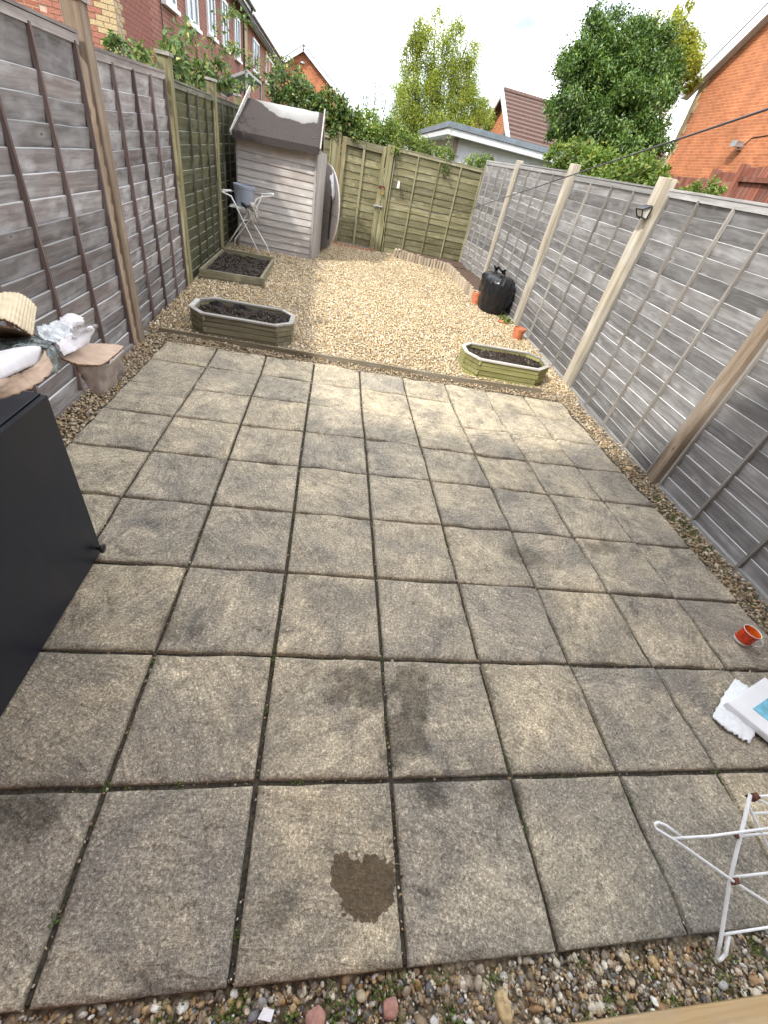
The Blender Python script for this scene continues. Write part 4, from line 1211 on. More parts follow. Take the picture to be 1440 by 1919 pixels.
def shed():
    x0, x1, y0, y1 = -1.925, -0.765, 8.40, 9.60
    zb_ = 0.10
    o = Vector((x0, y0, zb_))
    r = thing('garden_shed', 'small silvered wooden shed with sagging brown felt roof', 'shed', o)
    MB().box((x0 + 0.03, y0 + 0.03, zb_), (x1 - 0.03, y1, 1.56)).build('inner_wall', M['shed_trim'], r)
    n, e = 15, 0.0985
    for k in range(n):                                     # front lap boards
        z = 0.115 + k * e
        zt = z + e + 0.012
        rs = random.uniform(-0.003, 0.003)
        MB().add([(x0, y0 - 0.016, z + rs), (x1, y0 - 0.016, z - rs), (x1, y0 - 0.002, zt), (x0, y0 - 0.002, zt),
                  (x0, y0 + 0.002, z + rs), (x1, y0 + 0.002, z - rs), (x1, y0 + 0.010, zt), (x0, y0 + 0.010, zt)],
                 [(0, 1, 2, 3), (7, 6, 5, 4), (0, 4, 5, 1), (3, 2, 6, 7), (1, 5, 6, 2), (0, 3, 7, 4)]).build('board', M['shed_board'], r)
    for k in range(n):                                     # side boards
        z = 0.115 + k * e
        MB().add([(x1 + 0.012, y0 + 0.03, z), (x1 + 0.012, y1, z), (x1 + 0.000, y1, z + e + 0.01), (x1 + 0.0, y0 + 0.03, z + e + 0.01),
                  (x1 - 0.01, y0 + 0.03, z), (x1 - 0.01, y1, z), (x1 - 0.014, y1, z + e + 0.01), (x1 - 0.014, y0 + 0.03, z + e + 0.01)],
                 [(0, 1, 2, 3), (7, 6, 5, 4), (0, 4, 5, 1), (3, 2, 6, 7), (1, 5, 6, 2), (0, 3, 7, 4)]).build('board', M['shed_board'], r)
    MB().box((x1 - 0.004, y0 - 0.024, 0.10), (x1 + 0.030, y0 + 0.028, 1.66)).build('corner_trim', M['shed_trim'], r)
    MB().box((x0 - 0.016, y0 - 0.020, 0.10), (x0 + 0.004, y0 + 0.028, 1.60)).build('corner_trim', M['shed_trim'], r)
    # gable ends
    for x in (x0 + 0.01, x1 - 0.02):
        MB().add([(x, y0, 1.56), (x, y1, 1.56), (x, 9.0, 1.99), (x + 0.02, y0, 1.56), (x + 0.02, y1, 1.56), (x + 0.02, 9.0, 1.99)],
                 [(0, 2, 1), (3, 4, 5), (0, 1, 4, 3), (1, 2, 5, 4), (2, 0, 3, 5)]).build('gable', M['shed_trim'], r)
    # door leaf standing slightly open on the side
    d = MB()
    d.add([(x1 + 0.035, y0 + 0.05, 0.14), (x1 + 0.155, y0 + 0.62, 0.14), (x1 + 0.155, y0 + 0.62, 1.58), (x1 + 0.035, y0 + 0.05, 1.60),
           (x1 + 0.012, y0 + 0.055, 0.14), (x1 + 0.132, y0 + 0.625, 0.14), (x1 + 0.132, y0 + 0.625, 1.58), (x1 + 0.012, y0 + 0.055, 1.60)],
          [(0, 1, 2, 3), (7, 6, 5, 4), (0, 4, 5, 1), (3, 2, 6, 7), (1, 5, 6, 2), (0, 3, 7, 4)])
    d.build('door', M['shed_trim'], r)
    # sagging felt roof: front and back sheets
    def roof(front):
        nu, nv = 24, 14
        vs, fs = [], []
        for i in range(nu + 1):
            u = i / nu
            for j in range(nv + 1):
                v = j / nv
                xe = -1.965 + (1.255) * u
                ze = 1.585 + 0.040 * u
                xr = -1.86 + 1.15 * u if front else -1.86 + 1.15 * u
                zr = 2.005 + 0.050 * u
                ye, yr = (8.265, 9.0) if front else (9.74, 9.0)
                sag = 0.085 * math.sin(math.pi * u) * math.sin(math.pi * min(1, v * 0.5 + 0.5)) * (0.4 + 0.6 * v)
                x = xe + (xr - xe) * v
                z = ze + (zr - ze) * v - sag + 0.006 * mnoise.noise(Vector((u * 9, v * 7, 3)))
                vs.append((x, ye + (yr - ye) * v, z))
        m = nv + 1
        for i in range(nu):
            for j in range(nv):
                q = (i * m + j, (i + 1) * m + j, (i + 1) * m + j + 1, i * m + j + 1)
                fs.append(q if front else tuple(reversed(q)))
        k = len(vs)
        vs2 = vs + [(x, y, z - 0.02) for x, y, z in vs]
        fs2 = fs + [tuple(reversed([k + t for t in f])) for f in fs]
        edge = [i * m for i in range(nu + 1)] + [nu * m + j for j in range(1, m)] + [i * m + nv for i in range(nu - 1, -1, -1)] + [j for j in range(nv - 1, 0, -1)]
        for t in range(len(edge)):
            a, b = edge[t], edge[(t + 1) % len(edge)]
            q = (a, k + a, k + b, b)
            fs2.append(q if front else tuple(reversed(q)))
        mb = MB().add(vs2, fs2)
        # felt folded over the eave
        if front:
            mb.add([(-1.965, 8.255, 1.60), (-0.71, 8.255, 1.64), (-0.71, 8.25, 1.555), (-1.965, 8.25, 1.51), (-1.965, 8.262, 1.60), (-0.71, 8.262, 1.64), (-0.71, 8.257, 1.555), (-1.965, 8.257, 1.51)],
                   [(0, 3, 2, 1), (4, 5, 6, 7), (3, 7, 6, 2), (0, 1, 5, 4)])
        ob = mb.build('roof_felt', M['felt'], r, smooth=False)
        return vs, m, nu, nv, ob
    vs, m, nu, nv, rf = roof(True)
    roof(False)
    nb = MB()
    def nail(u, v):
        x, y, z = vs[int(u * nu) * m + int(v * nv)]
        nb.lathe([(0.0, 0.004), (0.008, 0.003), (0.008, -0.002)], 6, (x + random.uniform(-0.01, 0.01), y + random.uniform(-0.01, 0.01) - 0.002, z + 0.003))
    for k in range(13):
        nail(0.99 - 0.0, k / 13); nail(0.03, k / 13); nail(k / 13, 0.33); nail(k / 13, 0.06)
    q = nb.build('felt_nails', M['steel'], rf, origin=o); q['kind'] = 'stuff'
    # bargeboards
    MB().beam((-1.985, 8.24, 1.56), (-1.835, 9.10, 2.13), 0.016, 0.055).build('bargeboard', M['planter_rim'], r)
    MB().beam((-1.985, 9.78, 1.56), (-1.835, 8.98, 2.03), 0.014, 0.055).build('bargeboard', M['planter_rim'], r)
    MB().beam((-0.698, 8.235, 1.60), (-0.698, 9.01, 2.08), 0.018, 0.075).build('bargeboard', M['planter_rim'], r)
    MB().beam((-0.698, 9.77, 1.58), (-0.698, 9.0, 2.05), 0.016, 0.070).build('bargeboard', M['planter_rim'], r)
shed()

def round_table():
    c = Vector((-0.60, 9.42, 0.82))
    r = thing('table_top', 'round pale folding table leaning on edge between shed and gate', 'table', (c.x, c.y, 0.17))
    d = Vector((0.42, -0.907, 0))
    nrm = Vector((-0.907, -0.42, 0))
    def disc(rad, a, b):
        mb = MB()
        n = 40
        vs = []
        for t in (a, b):
            for k in range(n):
                an = 2 * math.pi * k / n
                vs.append(c + d * (rad * math.cos(an)) + Vector((0, 0, 1)) * (rad * math.sin(an)) + nrm * t)
        mb.add(vs, [tuple(range(n)), tuple(reversed(range(n, 2 * n)))] + [(k, n + k, n + (k + 1) % n, (k + 1) % n) for k in range(n)])
        return mb
    M['table_grey'] = plain('pale_table_board', (0.60, 0.54, 0.50), 0.6, nscale=12, namt=0.1)
    disc(0.64, -0.012, 0.012).build('board', M['table_grey'], r)
    p = c + nrm * 0.03
    MB().beam(p + d * 0.35 + Vector((0, 0, -0.42)), p + d * 0.35 + Vector((0, 0, 0.35)), 0.03, 0.03, (1, 0, 0)).build('leg_bar', M['gutter_black'], r)
    MB().beam(p + d * -0.1 + Vector((0, 0, -0.02)), p + d * 0.62 + Vector((0, 0, -0.04)), 0.004, 0.006).build('seam', M['gutter_black'], r)
    b = Vector((-0.52, 9.05, 0))
    sheet('dust_sheet', [(-0.55, 8.98, 1.30), (-0.50, 9.04, 1.36), (-0.52, 9.15, 1.40), (-0.50, 8.96, 1.18), (-0.46, 9.02, 1.22), (-0.47, 9.12, 1.26), (-0.47, 8.94, 1.0), (-0.43, 9.0, 1.06), (-0.44, 9.1, 1.12)], M['white_paint'], None, rag=0.3, seed=4)
    o = bpy.data.objects['dust_sheet']
    tag(o, 'crumpled white rag hung over the round table edge by the shed', 'rag')
round_table()

# ------------------------------------------------------------------ beds and planters
def inset(poly, t):
    cx = sum(p[0] for p in poly) / len(poly)
    cy = sum(p[1] for p in poly) / len(poly)
    n = len(poly)
    out = []
    for i in range(n):
        a, b, c = Vector(poly[i - 1]), Vector(poly[i]), Vector(poly[(i + 1) % n])
        def nrm(p, q):
            e = (q - p).normalized()
            m = Vector((-e.y, e.x))
            if m.dot(Vector((cx, cy)) - p) < 0: m = -m
            return m
        n1, n2 = nrm(a, b), nrm(b, c)
        k = (n1 + n2)
        k = k / max(0.3, k.dot(n1))
        out.append((b.x + k.x * t, b.y + k.y * t))
    return out

def soil_surface(poly, z, amp, parent, o, mat=None, name='soil', seed=0):
    mb = MB()
    cx = sum(p[0] for p in poly) / len(poly); cy = sum(p[1] for p in poly) / len(poly)
    per = []
    for i in range(len(poly)):
        a, b = poly[i], poly[(i + 1) % len(poly)]
        for k in range(8):
            t = k / 8
            per.append((a[0] + (b[0] - a[0]) * t, a[1] + (b[1] - a[1]) * t))
    R = 14
    n = len(per)
    vs = []
    for q in range(R + 1):
        s = q / R
        for x, y in per:
            px, py = cx + (x - cx) * s, cy + (y - cy) * s
            vs.append((px, py, z + amp * mnoise.noise(Vector((px * 9 + seed, py * 9, 0))) + amp * 0.6 * mnoise.noise(Vector((px * 30, py * 30 + seed, 0)))))
    fs = [(q * n + k, (q + 1) * n + k, (q + 1) * n + (k + 1) % n, q * n + (k + 1) % n) for q in range(R) for k in range(n)]
    mb.add(vs, fs)
    s = mb.build(name, mat or M['soil'], parent, smooth=True)
    # clods
    m = 900
    ab = rng.random((m, 2))
    xs = [p[0] for p in poly]; ys = [p[1] for p in poly]
    pts = np.stack([min(xs) + ab[:, 0] * (max(xs) - min(xs)), min(ys) + ab[:, 1] * (max(ys) - min(ys))], 1)
    keep = []
    for x, y in pts:
        ins = False
        j = len(poly) - 1
        for i in range(len(poly)):
            if ((poly[i][1] > y) != (poly[j][1] > y)) and (x < (poly[j][0] - poly[i][0]) * (y - poly[i][1]) / (poly[j][1] - poly[i][1]) + poly[i][0]):
                ins = not ins
            j = i
        keep.append(ins)
    pts = pts[np.array(keep)]
    P = np.concatenate([pts, np.full((len(pts), 1), z + 0.004)], 1) - np.array(o)
    v, f = pebbles(P, rng.uniform(0.004, 0.014, len(pts)), 1, 0.8)
    cl = np_mesh('soil_clods', v, f, M['clod'], s, True)
    cl['kind'] = 'stuff'
    return s
M['clod'] = island_mat('soil_clods', [(0, (0.018, 0.013, 0.010)), (0.6, (0.045, 0.032, 0.024)), (0.93, (0.075, 0.055, 0.04)), (1, (0.25, 0.2, 0.14))], 0.95, 0.1)

def planter(label, rim, zb_, zt, mat, soilz, courses=4, liner=False, stub=True):
    cx = sum(p[0] for p in rim) / 8; cy = sum(p[1] for p in rim) / 8
    o = Vector((cx, cy, zb_))
    r = thing('octagonal_planter', label, 'planter', o, 'long octagonal timber planters')
    H = zt - zb_ - 0.016
    outer = inset(rim, 0.012)
    inner = inset(rim, 0.042)
    h = H / courses
    for c in range(courses):
        z0, z1 = zb_ + c * h + 0.0035, zb_ + (c + 1) * h - 0.0035
        for i in range(8):
            prd = 0.004 * ((c * 3 + i) % 3 - 1)
            a, b = [(u + (u - cx) * prd, w + (w - cy) * prd * 2) for u, w in (outer[i], outer[(i + 1) % 8])]
            p, q = inner[i], inner[(i + 1) % 8]
            jt = random.uniform(-0.0015, 0.0015)
            MB().add([(a[0], a[1], z0 + jt), (b[0], b[1], z0 + jt), (q[0], q[1], z0 + jt), (p[0], p[1], z0 + jt), (a[0], a[1], z1), (b[0], b[1], z1), (q[0], q[1], z1), (p[0], p[1], z1)],
                     [(0, 3, 2, 1), (4, 5, 6, 7), (0, 1, 5, 4), (1, 2, 6, 5), (2, 3, 7, 6), (3, 0, 4, 7)]).build('timber', mat, r)
        # projecting joint ends
        if stub:
            for i in range(8):
                if (c + i) % 2:
                    continue
                a, b = Vector(outer[i]), Vector(outer[(i + 1) % 8])
                e = (a - b).normalized()
                s0 = a + e * 0.002
                s1 = a + e * 0.022
                nn = Vector((e.y, -e.x)) * 0.011
                if nn.dot(a - Vector((cx, cy))) > 0: nn = -nn
                s0 += nn; s1 += nn
                MB().beam((s0.x, s0.y, (z0 + z1) / 2), (s1.x, s1.y, (z0 + z1) / 2), 0.024, h - 0.010).build('joint_end', mat, r)
    rin = inset(rim, 0.046)
    for i in range(8):
        a, b = rim[i], rim[(i + 1) % 8]
        p, q = rin[i], rin[(i + 1) % 8]
        z0, z1 = zt - 0.014, zt + random.uniform(0, 0.004)
        MB().add([(a[0], a[1], z0), (b[0], b[1], z0), (q[0], q[1], z0), (p[0], p[1], z0), (a[0], a[1], z1), (b[0], b[1], z1), (q[0], q[1], z1), (p[0], p[1], z1)],
                 [(0, 3, 2, 1), (4, 5, 6, 7), (0, 1, 5, 4), (1, 2, 6, 5), (2, 3, 7, 6), (3, 0, 4, 7)]).build('rim_board', M['planter_rim'], r)
    soil_surface(inset(rim, 0.044), soilz, 0.016, r, o)
    if liner:
        M['liner'] = plain('black_liner', (0.010, 0.010, 0.011), 0.4, nscale=20, namt=0.2)
        def flap(x0, x1, y, zs):
            n = len(zs)
            vs, fs = [], []
            for k in range(n):
                x = x0 + (x1 - x0) * k / (n - 1)
                yy = y + 0.012 * math.sin(k * 1.9)
                vs += [(x, yy - 0.03, soilz - 0.03), (x, yy, zs[k]), (x, yy + 0.004, zs[k]), (x, yy - 0.026, soilz - 0.03)]
            for k in range(n - 1):
                a = 4 * k
                fs += [(a, a + 4, a + 5, a + 1), (a + 1, a + 5, a + 6, a + 2), (a + 2, a + 6, a + 7, a + 3)]
            MB().add(vs, fs).build('plastic_liner', M['liner'], r)
        flap(-1.68, -1.46, 4.86, (0.18, 0.185, 0.20, 0.215, 0.19))
        flap(-1.36, -0.82, 4.86, (0.205, 0.22, 0.20, 0.185, 0.20, 0.17, 0.19, 0.175, 0.18))
        flap(-0.90, -0.74, 4.70, (0.18, 0.2, 0.17, 0.18))
    return r
planter('long octagonal timber planter with torn black liner, left of the gravel',
        [(-1.72, 4.522), (-1.718, 4.80), (-1.577, 4.947), (-0.842, 4.952), (-0.705, 4.80), (-0.708, 4.515), (-0.857, 4.364), (-1.569, 4.363)], -0.01, 0.22, M['bed_timber'], 0.165, liner=True)
planter('bright green mossy octagonal planter at the right edge of the paving',
        [(1.197, 4.59), (1.200, 4.80), (1.333, 4.965), (2.105, 4.985), (2.265, 4.83), (2.235, 4.555), (2.040, 4.375), (1.323, 4.401)], -0.01, 0.22, M['planter_mossy'], 0.17)

def square_bed():
    poly = [(-2.03, 6.17), (-1.265, 6.26), (-1.265, 7.62), (-2.05, 7.62)]
    o = Vector((-1.65, 6.9, 0.03))
    r = thing('raised_bed', 'square timber raised bed of dark soil against the green fence', 'raised bed', o)
    outer, inner = poly, inset(poly, 0.032)
    for c, (z0, z1) in enumerate(((0.015, 0.098), (0.104, 0.185))):
        for i in range(4):
            a, b = outer[i], outer[(i + 1) % 4]
            p, q = inner[i], inner[(i + 1) % 4]
            d = 0.022 if i == 2 else 0.0
            d1 = 0.006 if c else 0.0
            MB().add([(a[0], a[1], z0 + d), (b[0], b[1], z0 + d), (q[0], q[1], z0 + d), (p[0], p[1], z0 + d), (a[0], a[1] + d1, z1 + d), (b[0], b[1] + d1, z1 + d), (q[0], q[1], z1 + d), (p[0], p[1], z1 + d)],
                     [(0, 3, 2, 1), (4, 5, 6, 7), (0, 1, 5, 4), (1, 2, 6, 5), (2, 3, 7, 6), (3, 0, 4, 7)]).build('timber', M['bed_timber'], r)
    MB().box((-1.268, 6.245, 0.0), (-1.228, 6.285, 0.19), jit=0.002).build('corner_peg', M['bed_timber'], r)
    soil_surface(inset(poly, 0.034), 0.150, 0.030, r, o, seed=9)
square_bed()

def log_border():
    path = [(0.91, 10.20), (1.25, 9.98), (1.60, 9.84), (2.05, 9.76), (2.07, 9.1), (2.09, 8.45), (2.13, 7.95), (2.16, 7.68)]
    o = Vector((1.8, 9.3, 0.15))
    r = thing('log_edging', 'curved border of upright split logs round the corner bed', 'edging', o)
    me = []
    for k in range(5):
        mb = MB()
        n = 9
        rr = random.uniform(0.030, 0.036)
        prof = [(rr * math.cos(2 * math.pi * t / n) * random.uniform(0.9, 1.08), rr * math.sin(2 * math.pi * t / n) * random.uniform(0.9, 1.08)) for t in range(n)]
        mb.prism(prof, -0.12, 0.13)
        q = mb.mesh('log'); q.materials.append(M['log']); me.append(q)
    for a, b in zip(path, path[1:]):
        L = math.dist(a, b)
        k = max(1, int(L / 0.062))
        for t in range(k):
            s = (t + 0.5) / k
            x, y = a[0] + (b[0] - a[0]) * s, a[1] + (b[1] - a[1]) * s
            ob = bpy.data.objects.new('log', random.choice(me))
            COL.objects.link(ob); ob.parent = r
            ob.location = Vector((x, y, zg(y) + 0.04 + random.uniform(-0.012, 0.014))) - o
            ob.rotation_euler = (random.uniform(-0.10, 0.10) + (0.22 if x < 1.1 else 0), random.uniform(-0.08, 0.08) - (0.25 if x < 1.1 else 0), random.uniform(0, 6))
    M['soil_dry'] = plain('dry_brown_soil', (0.10, 0.062, 0.042), 0.95, nscale=60, namt=0.4, bumpy=1.0)
    poly = [(0.95, 10.42), (0.93, 10.24), (1.27, 10.02), (1.62, 9.88), (2.09, 9.80), (2.11, 9.1), (2.13, 8.45), (2.17, 7.95), (2.20, 7.70), (2.63, 7.62), (2.62, 9.3), (2.47, 10.55)]
    # corner bed soil as two convex pieces joined in one surface
    mb = MB()
    for x0, x1, yl, yh in ((2.12, 2.64, 7.7, 9.9), (0.95, 2.5, 9.86, 10.55)):
        nx, ny = 16, 24
        vs, fs = [], []
        for j in range(ny + 1):
            for i in range(nx + 1):
                x = x0 + (x1 - x0) * i / nx
                y = yl + (yh - yl) * j / ny
                if x0 < 1: y = max(y, 10.20 - 0.62 * (x - 0.91) if x < 1.6 else 9.84)
                vs.append((x, y, zg(y) + 0.105 + (0.004 if x0 < 1 else 0) + 0.02 * mnoise.noise(Vector((x * 8, y * 8, 0)))))
        for j in range(ny):
            for i in range(nx):
                a = j * (nx + 1) + i
                fs.append((a, a + 1, a + nx + 2, a + nx + 1))
        mb.add(vs, fs)
    mb.build('soil', M['soil_dry'], r, smooth=True)
log_border()

for k, (x, y, rz) in enumerate(((-0.30, 10.26, 0.05), (-0.06, 10.27, -0.02), (0.17, 10.28, 0.07), (0.40, 10.32, -0.05))):
    b = MB().box((-0.102, -0.05, -0.03), (0.102, 0.05, 0.024), jit=0.004).build('loose_brick', M['brick_red'])
    b.location = (x, y, zg(10.3)); b.rotation_euler = (0, 0, rz)
    tag(b, ['red brick at the gate foot nearest the shed', 'red brick at the gate foot, second from the shed', 'red brick at the gate foot, third from the shed', 'red brick at the gate foot nearest the latch post'][k], 'brick', 'bricks along the gate foot')

# ------------------------------------------------------------------ cabinet and the rubbish on it
def dusty_black():
    m, nt, b = new_mat('black_melamine', 0.38)
    tc = nd(nt, 'ShaderNodeTexCoord')
    f = noise(nt, mapped(nt, tc.outputs['Object'], (3, 3, 1.2)), 2.0, 6, 0.65, 0.4)
    g = noise(nt, tc.outputs['Object'], 260, 2, 0.6)
    col = ramp(nt, f, [(0.35, (0.0065, 0.0095, 0.019)), (0.6, (0.0095, 0.0135, 0.025)), (0.8, (0.020, 0.024, 0.034))])
    col = mixc(nt, ramp(nt, g, [(0.70, 0.0), (0.76, 0.5)]), col, (0.20, 0.19, 0.17))
    nt.links.new(col, b.inputs['Base Color'])
    nt.links.new(ramp(nt, f, [(0.3, 0.28), (0.75, 0.55)]), b.inputs['Roughness'])
    return m
M['black_board'] = dusty_black()
M['black_knob'] = plain('black_knob', (0.012, 0.012, 0.014), 0.3, nscale=10, namt=0.1)
def cabinet():
    o = Vector((-1.65, 1.0, -0.03))
    r = thing('cabinet', 'black cabinet stood on the paving against the left fence, heaped with packaging', 'cabinet', o)
    MB().box((-1.97, 0.40, 0.0), (-1.332, 1.43, 0.80)).build('carcass', M['black_board'], r, bevel=0.003)
    MB().box((-1.330, 0.40, 0.012), (-1.311, 1.428, 0.795)).build('door', M['black_board'], r, bevel=0.002)
    mb = MB()
    c = Vector((-1.309, 1.395, 0.060))
    prof = [(0.008, 0.0), (0.007, 0.012), (0.009, 0.017), (0.020, 0.020), (0.0225, 0.026), (0.020, 0.031), (0.010, 0.033), (0.0, 0.0335)]
    n = 20
    vs, fs = [], []
    for rr, t in prof:
        for k in range(n):
            a = 2 * math.pi * k / n
            vs.append((c.x + t, c.y + rr * math.cos(a), c.z + rr * math.sin(a)))
    for i in range(len(prof) - 1):
        for k in range(n):
            fs.append((i * n + k, (i + 1) * n + k, (i + 1) * n + (k + 1) % n, i * n + (k + 1) % n))
    mb.add(vs, fs).build('knob', M['black_knob'], r, smooth=True)
cabinet()

M['card'] = plain('brown_cardboard', (0.46, 0.335, 0.245), 0.85, nscale=25, namt=0.12, bumpy=0.15)
M['card_pale'] = plain('cream_corrugated_card', (0.60, 0.50, 0.34), 0.85, nscale=25, namt=0.12)
M['card_white'] = plain('white_card', (0.66, 0.64, 0.66), 0.6, nscale=14, namt=0.08)
M['card_edge'] = plain('torn_card_edge', (0.26, 0.16, 0.09), 0.9, nscale=120, namt=0.5)
def film_mat(name, col, alpha=0.55):
    m, nt, b = new_mat(name, 0.12)
    tc = nd(nt, 'ShaderNodeTexCoord')
    f = noise(nt, tc.outputs['Object'], 9, 4, 0.6, 1.0)
    nt.links.new(ramp(nt, f, [(0.3, tuple(c * 0.35 for c in col)), (0.55, col), (0.75, (0.62, 0.68, 0.68))]), b.inputs['Base Color'])
    b.inputs['Alpha'].default_value = alpha
    b.inputs['Specular IOR Level'].default_value = 0.8
    bump(nt, b, f, 0.8, 0.02)
    return m
M['film'] = film_mat('silvery_film', (0.16, 0.20, 0.20), 0.8)
M['film_clear'] = film_mat('clear_film', (0.42, 0.38, 0.36), 0.45)

def litter(name, label, cat, ctrl, mat, **kw):
    c = np.mean(np.array(ctrl), axis=0)
    s = sheet(name, ctrl, mat, None, **kw)
    s.data.transform(Matrix.Translation((-c[0], -c[1], -c[2])))
    s.location = c
    return tag(s, label, cat, 'packaging heaped on the cabinet')
M['card_print'] = plain('grey_printed_paper', (0.50, 0.53, 0.55), 0.5, nscale=45, namt=0.3)
litter('corrugated_card', 'curled cream corrugated cardboard on top of the heap', 'cardboard',
       [(-1.399,1.400,1.092), (-1.385,1.520,1.091), (-1.372,1.580,1.068), (-1.348,1.580,1.037), (-1.231,1.140,1.142), (-1.213,1.200,1.131), (-1.204,1.240,1.100), (-1.227,1.320,1.047)],
       [M['card_pale'], M['card_edge']], ribs=85, nu=16, nv=90, rows=2, rag=0.10, seed=3, thick=0.006)
litter('card_underside', 'brown inner ply of the corrugated card curling underneath', 'cardboard',
       [(-1.239,1.140,1.119), (-1.215,1.200,1.113), (-1.230,1.320,1.045), (-1.290,1.200,1.075), (-1.282,1.280,1.063), (-1.260,1.360,1.022), (-1.356,1.280,1.024), (-1.337,1.350,1.016), (-1.308,1.420,0.984)],
       M['card_edge'], rag=0.1, seed=4, thick=0.004)
litter('plastic_film', 'silvery green plastic film draped between the corrugated card and the white wrap', 'plastic film',
       [(-1.187,1.020,1.076), (-1.204,1.120,1.073), (-1.187,1.200,1.064), (-1.153,1.240,1.048), (-1.270,1.150,1.054), (-1.267,1.240,1.044), (-1.234,1.300,1.037), (-1.200,1.360,1.019), (-1.356,1.280,1.024), (-1.357,1.380,1.003), (-1.309,1.440,0.998), (-1.257,1.470,0.990)],
       M['film'], rag=0.25, crumple=0.016, nu=26, nv=34, seed=5, thick=0.002)
litter('film_band', 'grey film band wrapped round the open end of the white wrap', 'plastic film',
       [(-1.191,1.260,1.039), (-1.188,1.300,1.032), (-1.211,1.380,1.014), (-1.162,1.240,1.020), (-1.159,1.280,1.012), (-1.188,1.360,0.978), (-1.139,1.180,0.991), (-1.153,1.240,0.977), (-1.177,1.320,0.954)],
       M['film'], rag=0.2, crumple=0.008, seed=6, thick=0.002)
litter('card_wrap', 'white lined cardboard wrap bulging at the front of the heap', 'cardboard',
       [(-1.089,0.860,1.104), (-1.093,0.950,1.091), (-1.108,1.050,1.071), (-1.137,1.160,1.037), (-1.115,0.920,1.127), (-1.126,1.020,1.106), (-1.139,1.120,1.086), (-1.154,1.220,1.053), (-1.183,1.020,1.100), (-1.190,1.120,1.078), (-1.188,1.200,1.061), (-1.180,1.270,1.037)],
       M['card_white'], rag=0.06, nu=16, nv=24, seed=7, thick=0.004)
litter('card_lip', 'torn brown cardboard lip under the white wrap, overhanging the cabinet', 'cardboard',
       [(-1.091,0.840,1.068), (-1.087,0.920,1.062), (-1.090,1.000,1.040), (-1.096,1.100,1.026), (-1.119,1.190,1.028), (-1.097,0.860,1.082), (-1.086,0.930,1.081), (-1.105,1.030,1.055), (-1.117,1.130,1.040), (-1.138,1.210,1.035), (-1.106,0.880,1.088), (-1.094,0.950,1.089), (-1.112,1.050,1.066), (-1.130,1.150,1.045), (-1.154,1.230,1.050)],
       [M['card'], M['card_edge']], rag=0.22, nu=14, nv=30, seed=8, thick=0.008)
litter('crumpled_paper', 'crumpled white printed paper in the middle of the heap', 'paper',
       [(-1.270,1.420,1.021), (-1.282,1.500,1.018), (-1.283,1.580,1.008), (-1.223,1.360,1.028), (-1.235,1.440,1.017), (-1.252,1.550,1.001), (-1.187,1.340,1.031), (-1.199,1.420,1.012), (-1.223,1.520,0.997)],
       M['card_print'], rag=0.3, crumple=0.02, nu=24, nv=24, seed=11, thick=0.002)
litter('paper_curl', 'white paper curl with dark hollow at the back of the heap', 'paper',
       [(-1.325,1.600,0.973), (-1.338,1.680,0.975), (-1.323,1.750,0.975), (-1.263,1.560,0.999), (-1.266,1.620,0.999), (-1.276,1.720,0.972), (-1.227,1.540,0.990), (-1.251,1.600,0.986), (-1.274,1.700,0.951)],
       M['card_white'], rag=0.25, crumple=0.012, seed=17, thick=0.002)
litter('white_sheet', 'smooth pinkish white card sloping off the heap above the flap', 'card',
       [(-1.190,1.360,1.024), (-1.213,1.480,1.004), (-1.216,1.600,0.988), (-1.208,1.660,0.978), (-1.170,1.340,1.010), (-1.196,1.460,0.986), (-1.204,1.560,0.969), (-1.211,1.630,0.961), (-1.161,1.330,0.993), (-1.181,1.430,0.971), (-1.199,1.530,0.950), (-1.221,1.600,0.938)],
       M['card_white'], rag=0.12, crumple=0.006, nv=26, seed=19, thick=0.003)
litter('silver_rim', 'rolled silvery film edge along the top of the pinkish card', 'plastic film',
       [(-1.219,1.500,1.004), (-1.214,1.580,0.998), (-1.212,1.670,0.980), (-1.204,1.480,1.002), (-1.206,1.570,0.991), (-1.205,1.660,0.975), (-1.194,1.470,1.000), (-1.195,1.550,0.989), (-1.206,1.640,0.970)],
       M['film_clear'], rag=0.2, crumple=0.012, nv=26, seed=20, thick=0.003)
litter('cardboard_flap', 'flat brown cardboard flap jutting out over the gravel strip', 'cardboard',
       [(-1.181,1.350,0.976), (-1.245,1.550,0.923), (-1.300,1.750,0.864), (-1.160,1.400,0.939), (-1.209,1.600,0.885), (-1.243,1.800,0.854), (-1.144,1.500,0.902), (-1.179,1.680,0.860), (-1.189,1.800,0.854)],
       [M['card'], M['card_edge']], rag=0.12, seed=23, thick=0.006)
M['card_grey'] = plain('film_covered_card', (0.40, 0.335, 0.30), 0.5, nscale=10, namt=0.25)
litter('hanging_flap', 'hanging greyish brown cardboard below the flap, lost in its shade', 'cardboard',
       [(-1.175,1.400,0.940), (-1.164,1.520,0.891), (-1.177,1.760,0.853), (-1.207,1.480,0.845), (-1.224,1.600,0.736), (-1.219,1.770,0.728)],
       M['card_grey'], rows=2, rag=0.18, crumple=0.010, nu=16, nv=20, seed=29, thick=0.004)
litter('film_edge', 'strip of clear crinkled film trailing from the hanging cardboard', 'plastic film',
       [(-1.194,1.740,0.818), (-1.197,1.770,0.797), (-1.202,1.800,0.775), (-1.221,1.700,0.748), (-1.220,1.730,0.731), (-1.218,1.780,0.729), (-1.242,1.580,0.753), (-1.249,1.640,0.711), (-1.234,1.740,0.700)],
       M['film_clear'], rag=0.3, crumple=0.012, seed=31, thick=0.002)
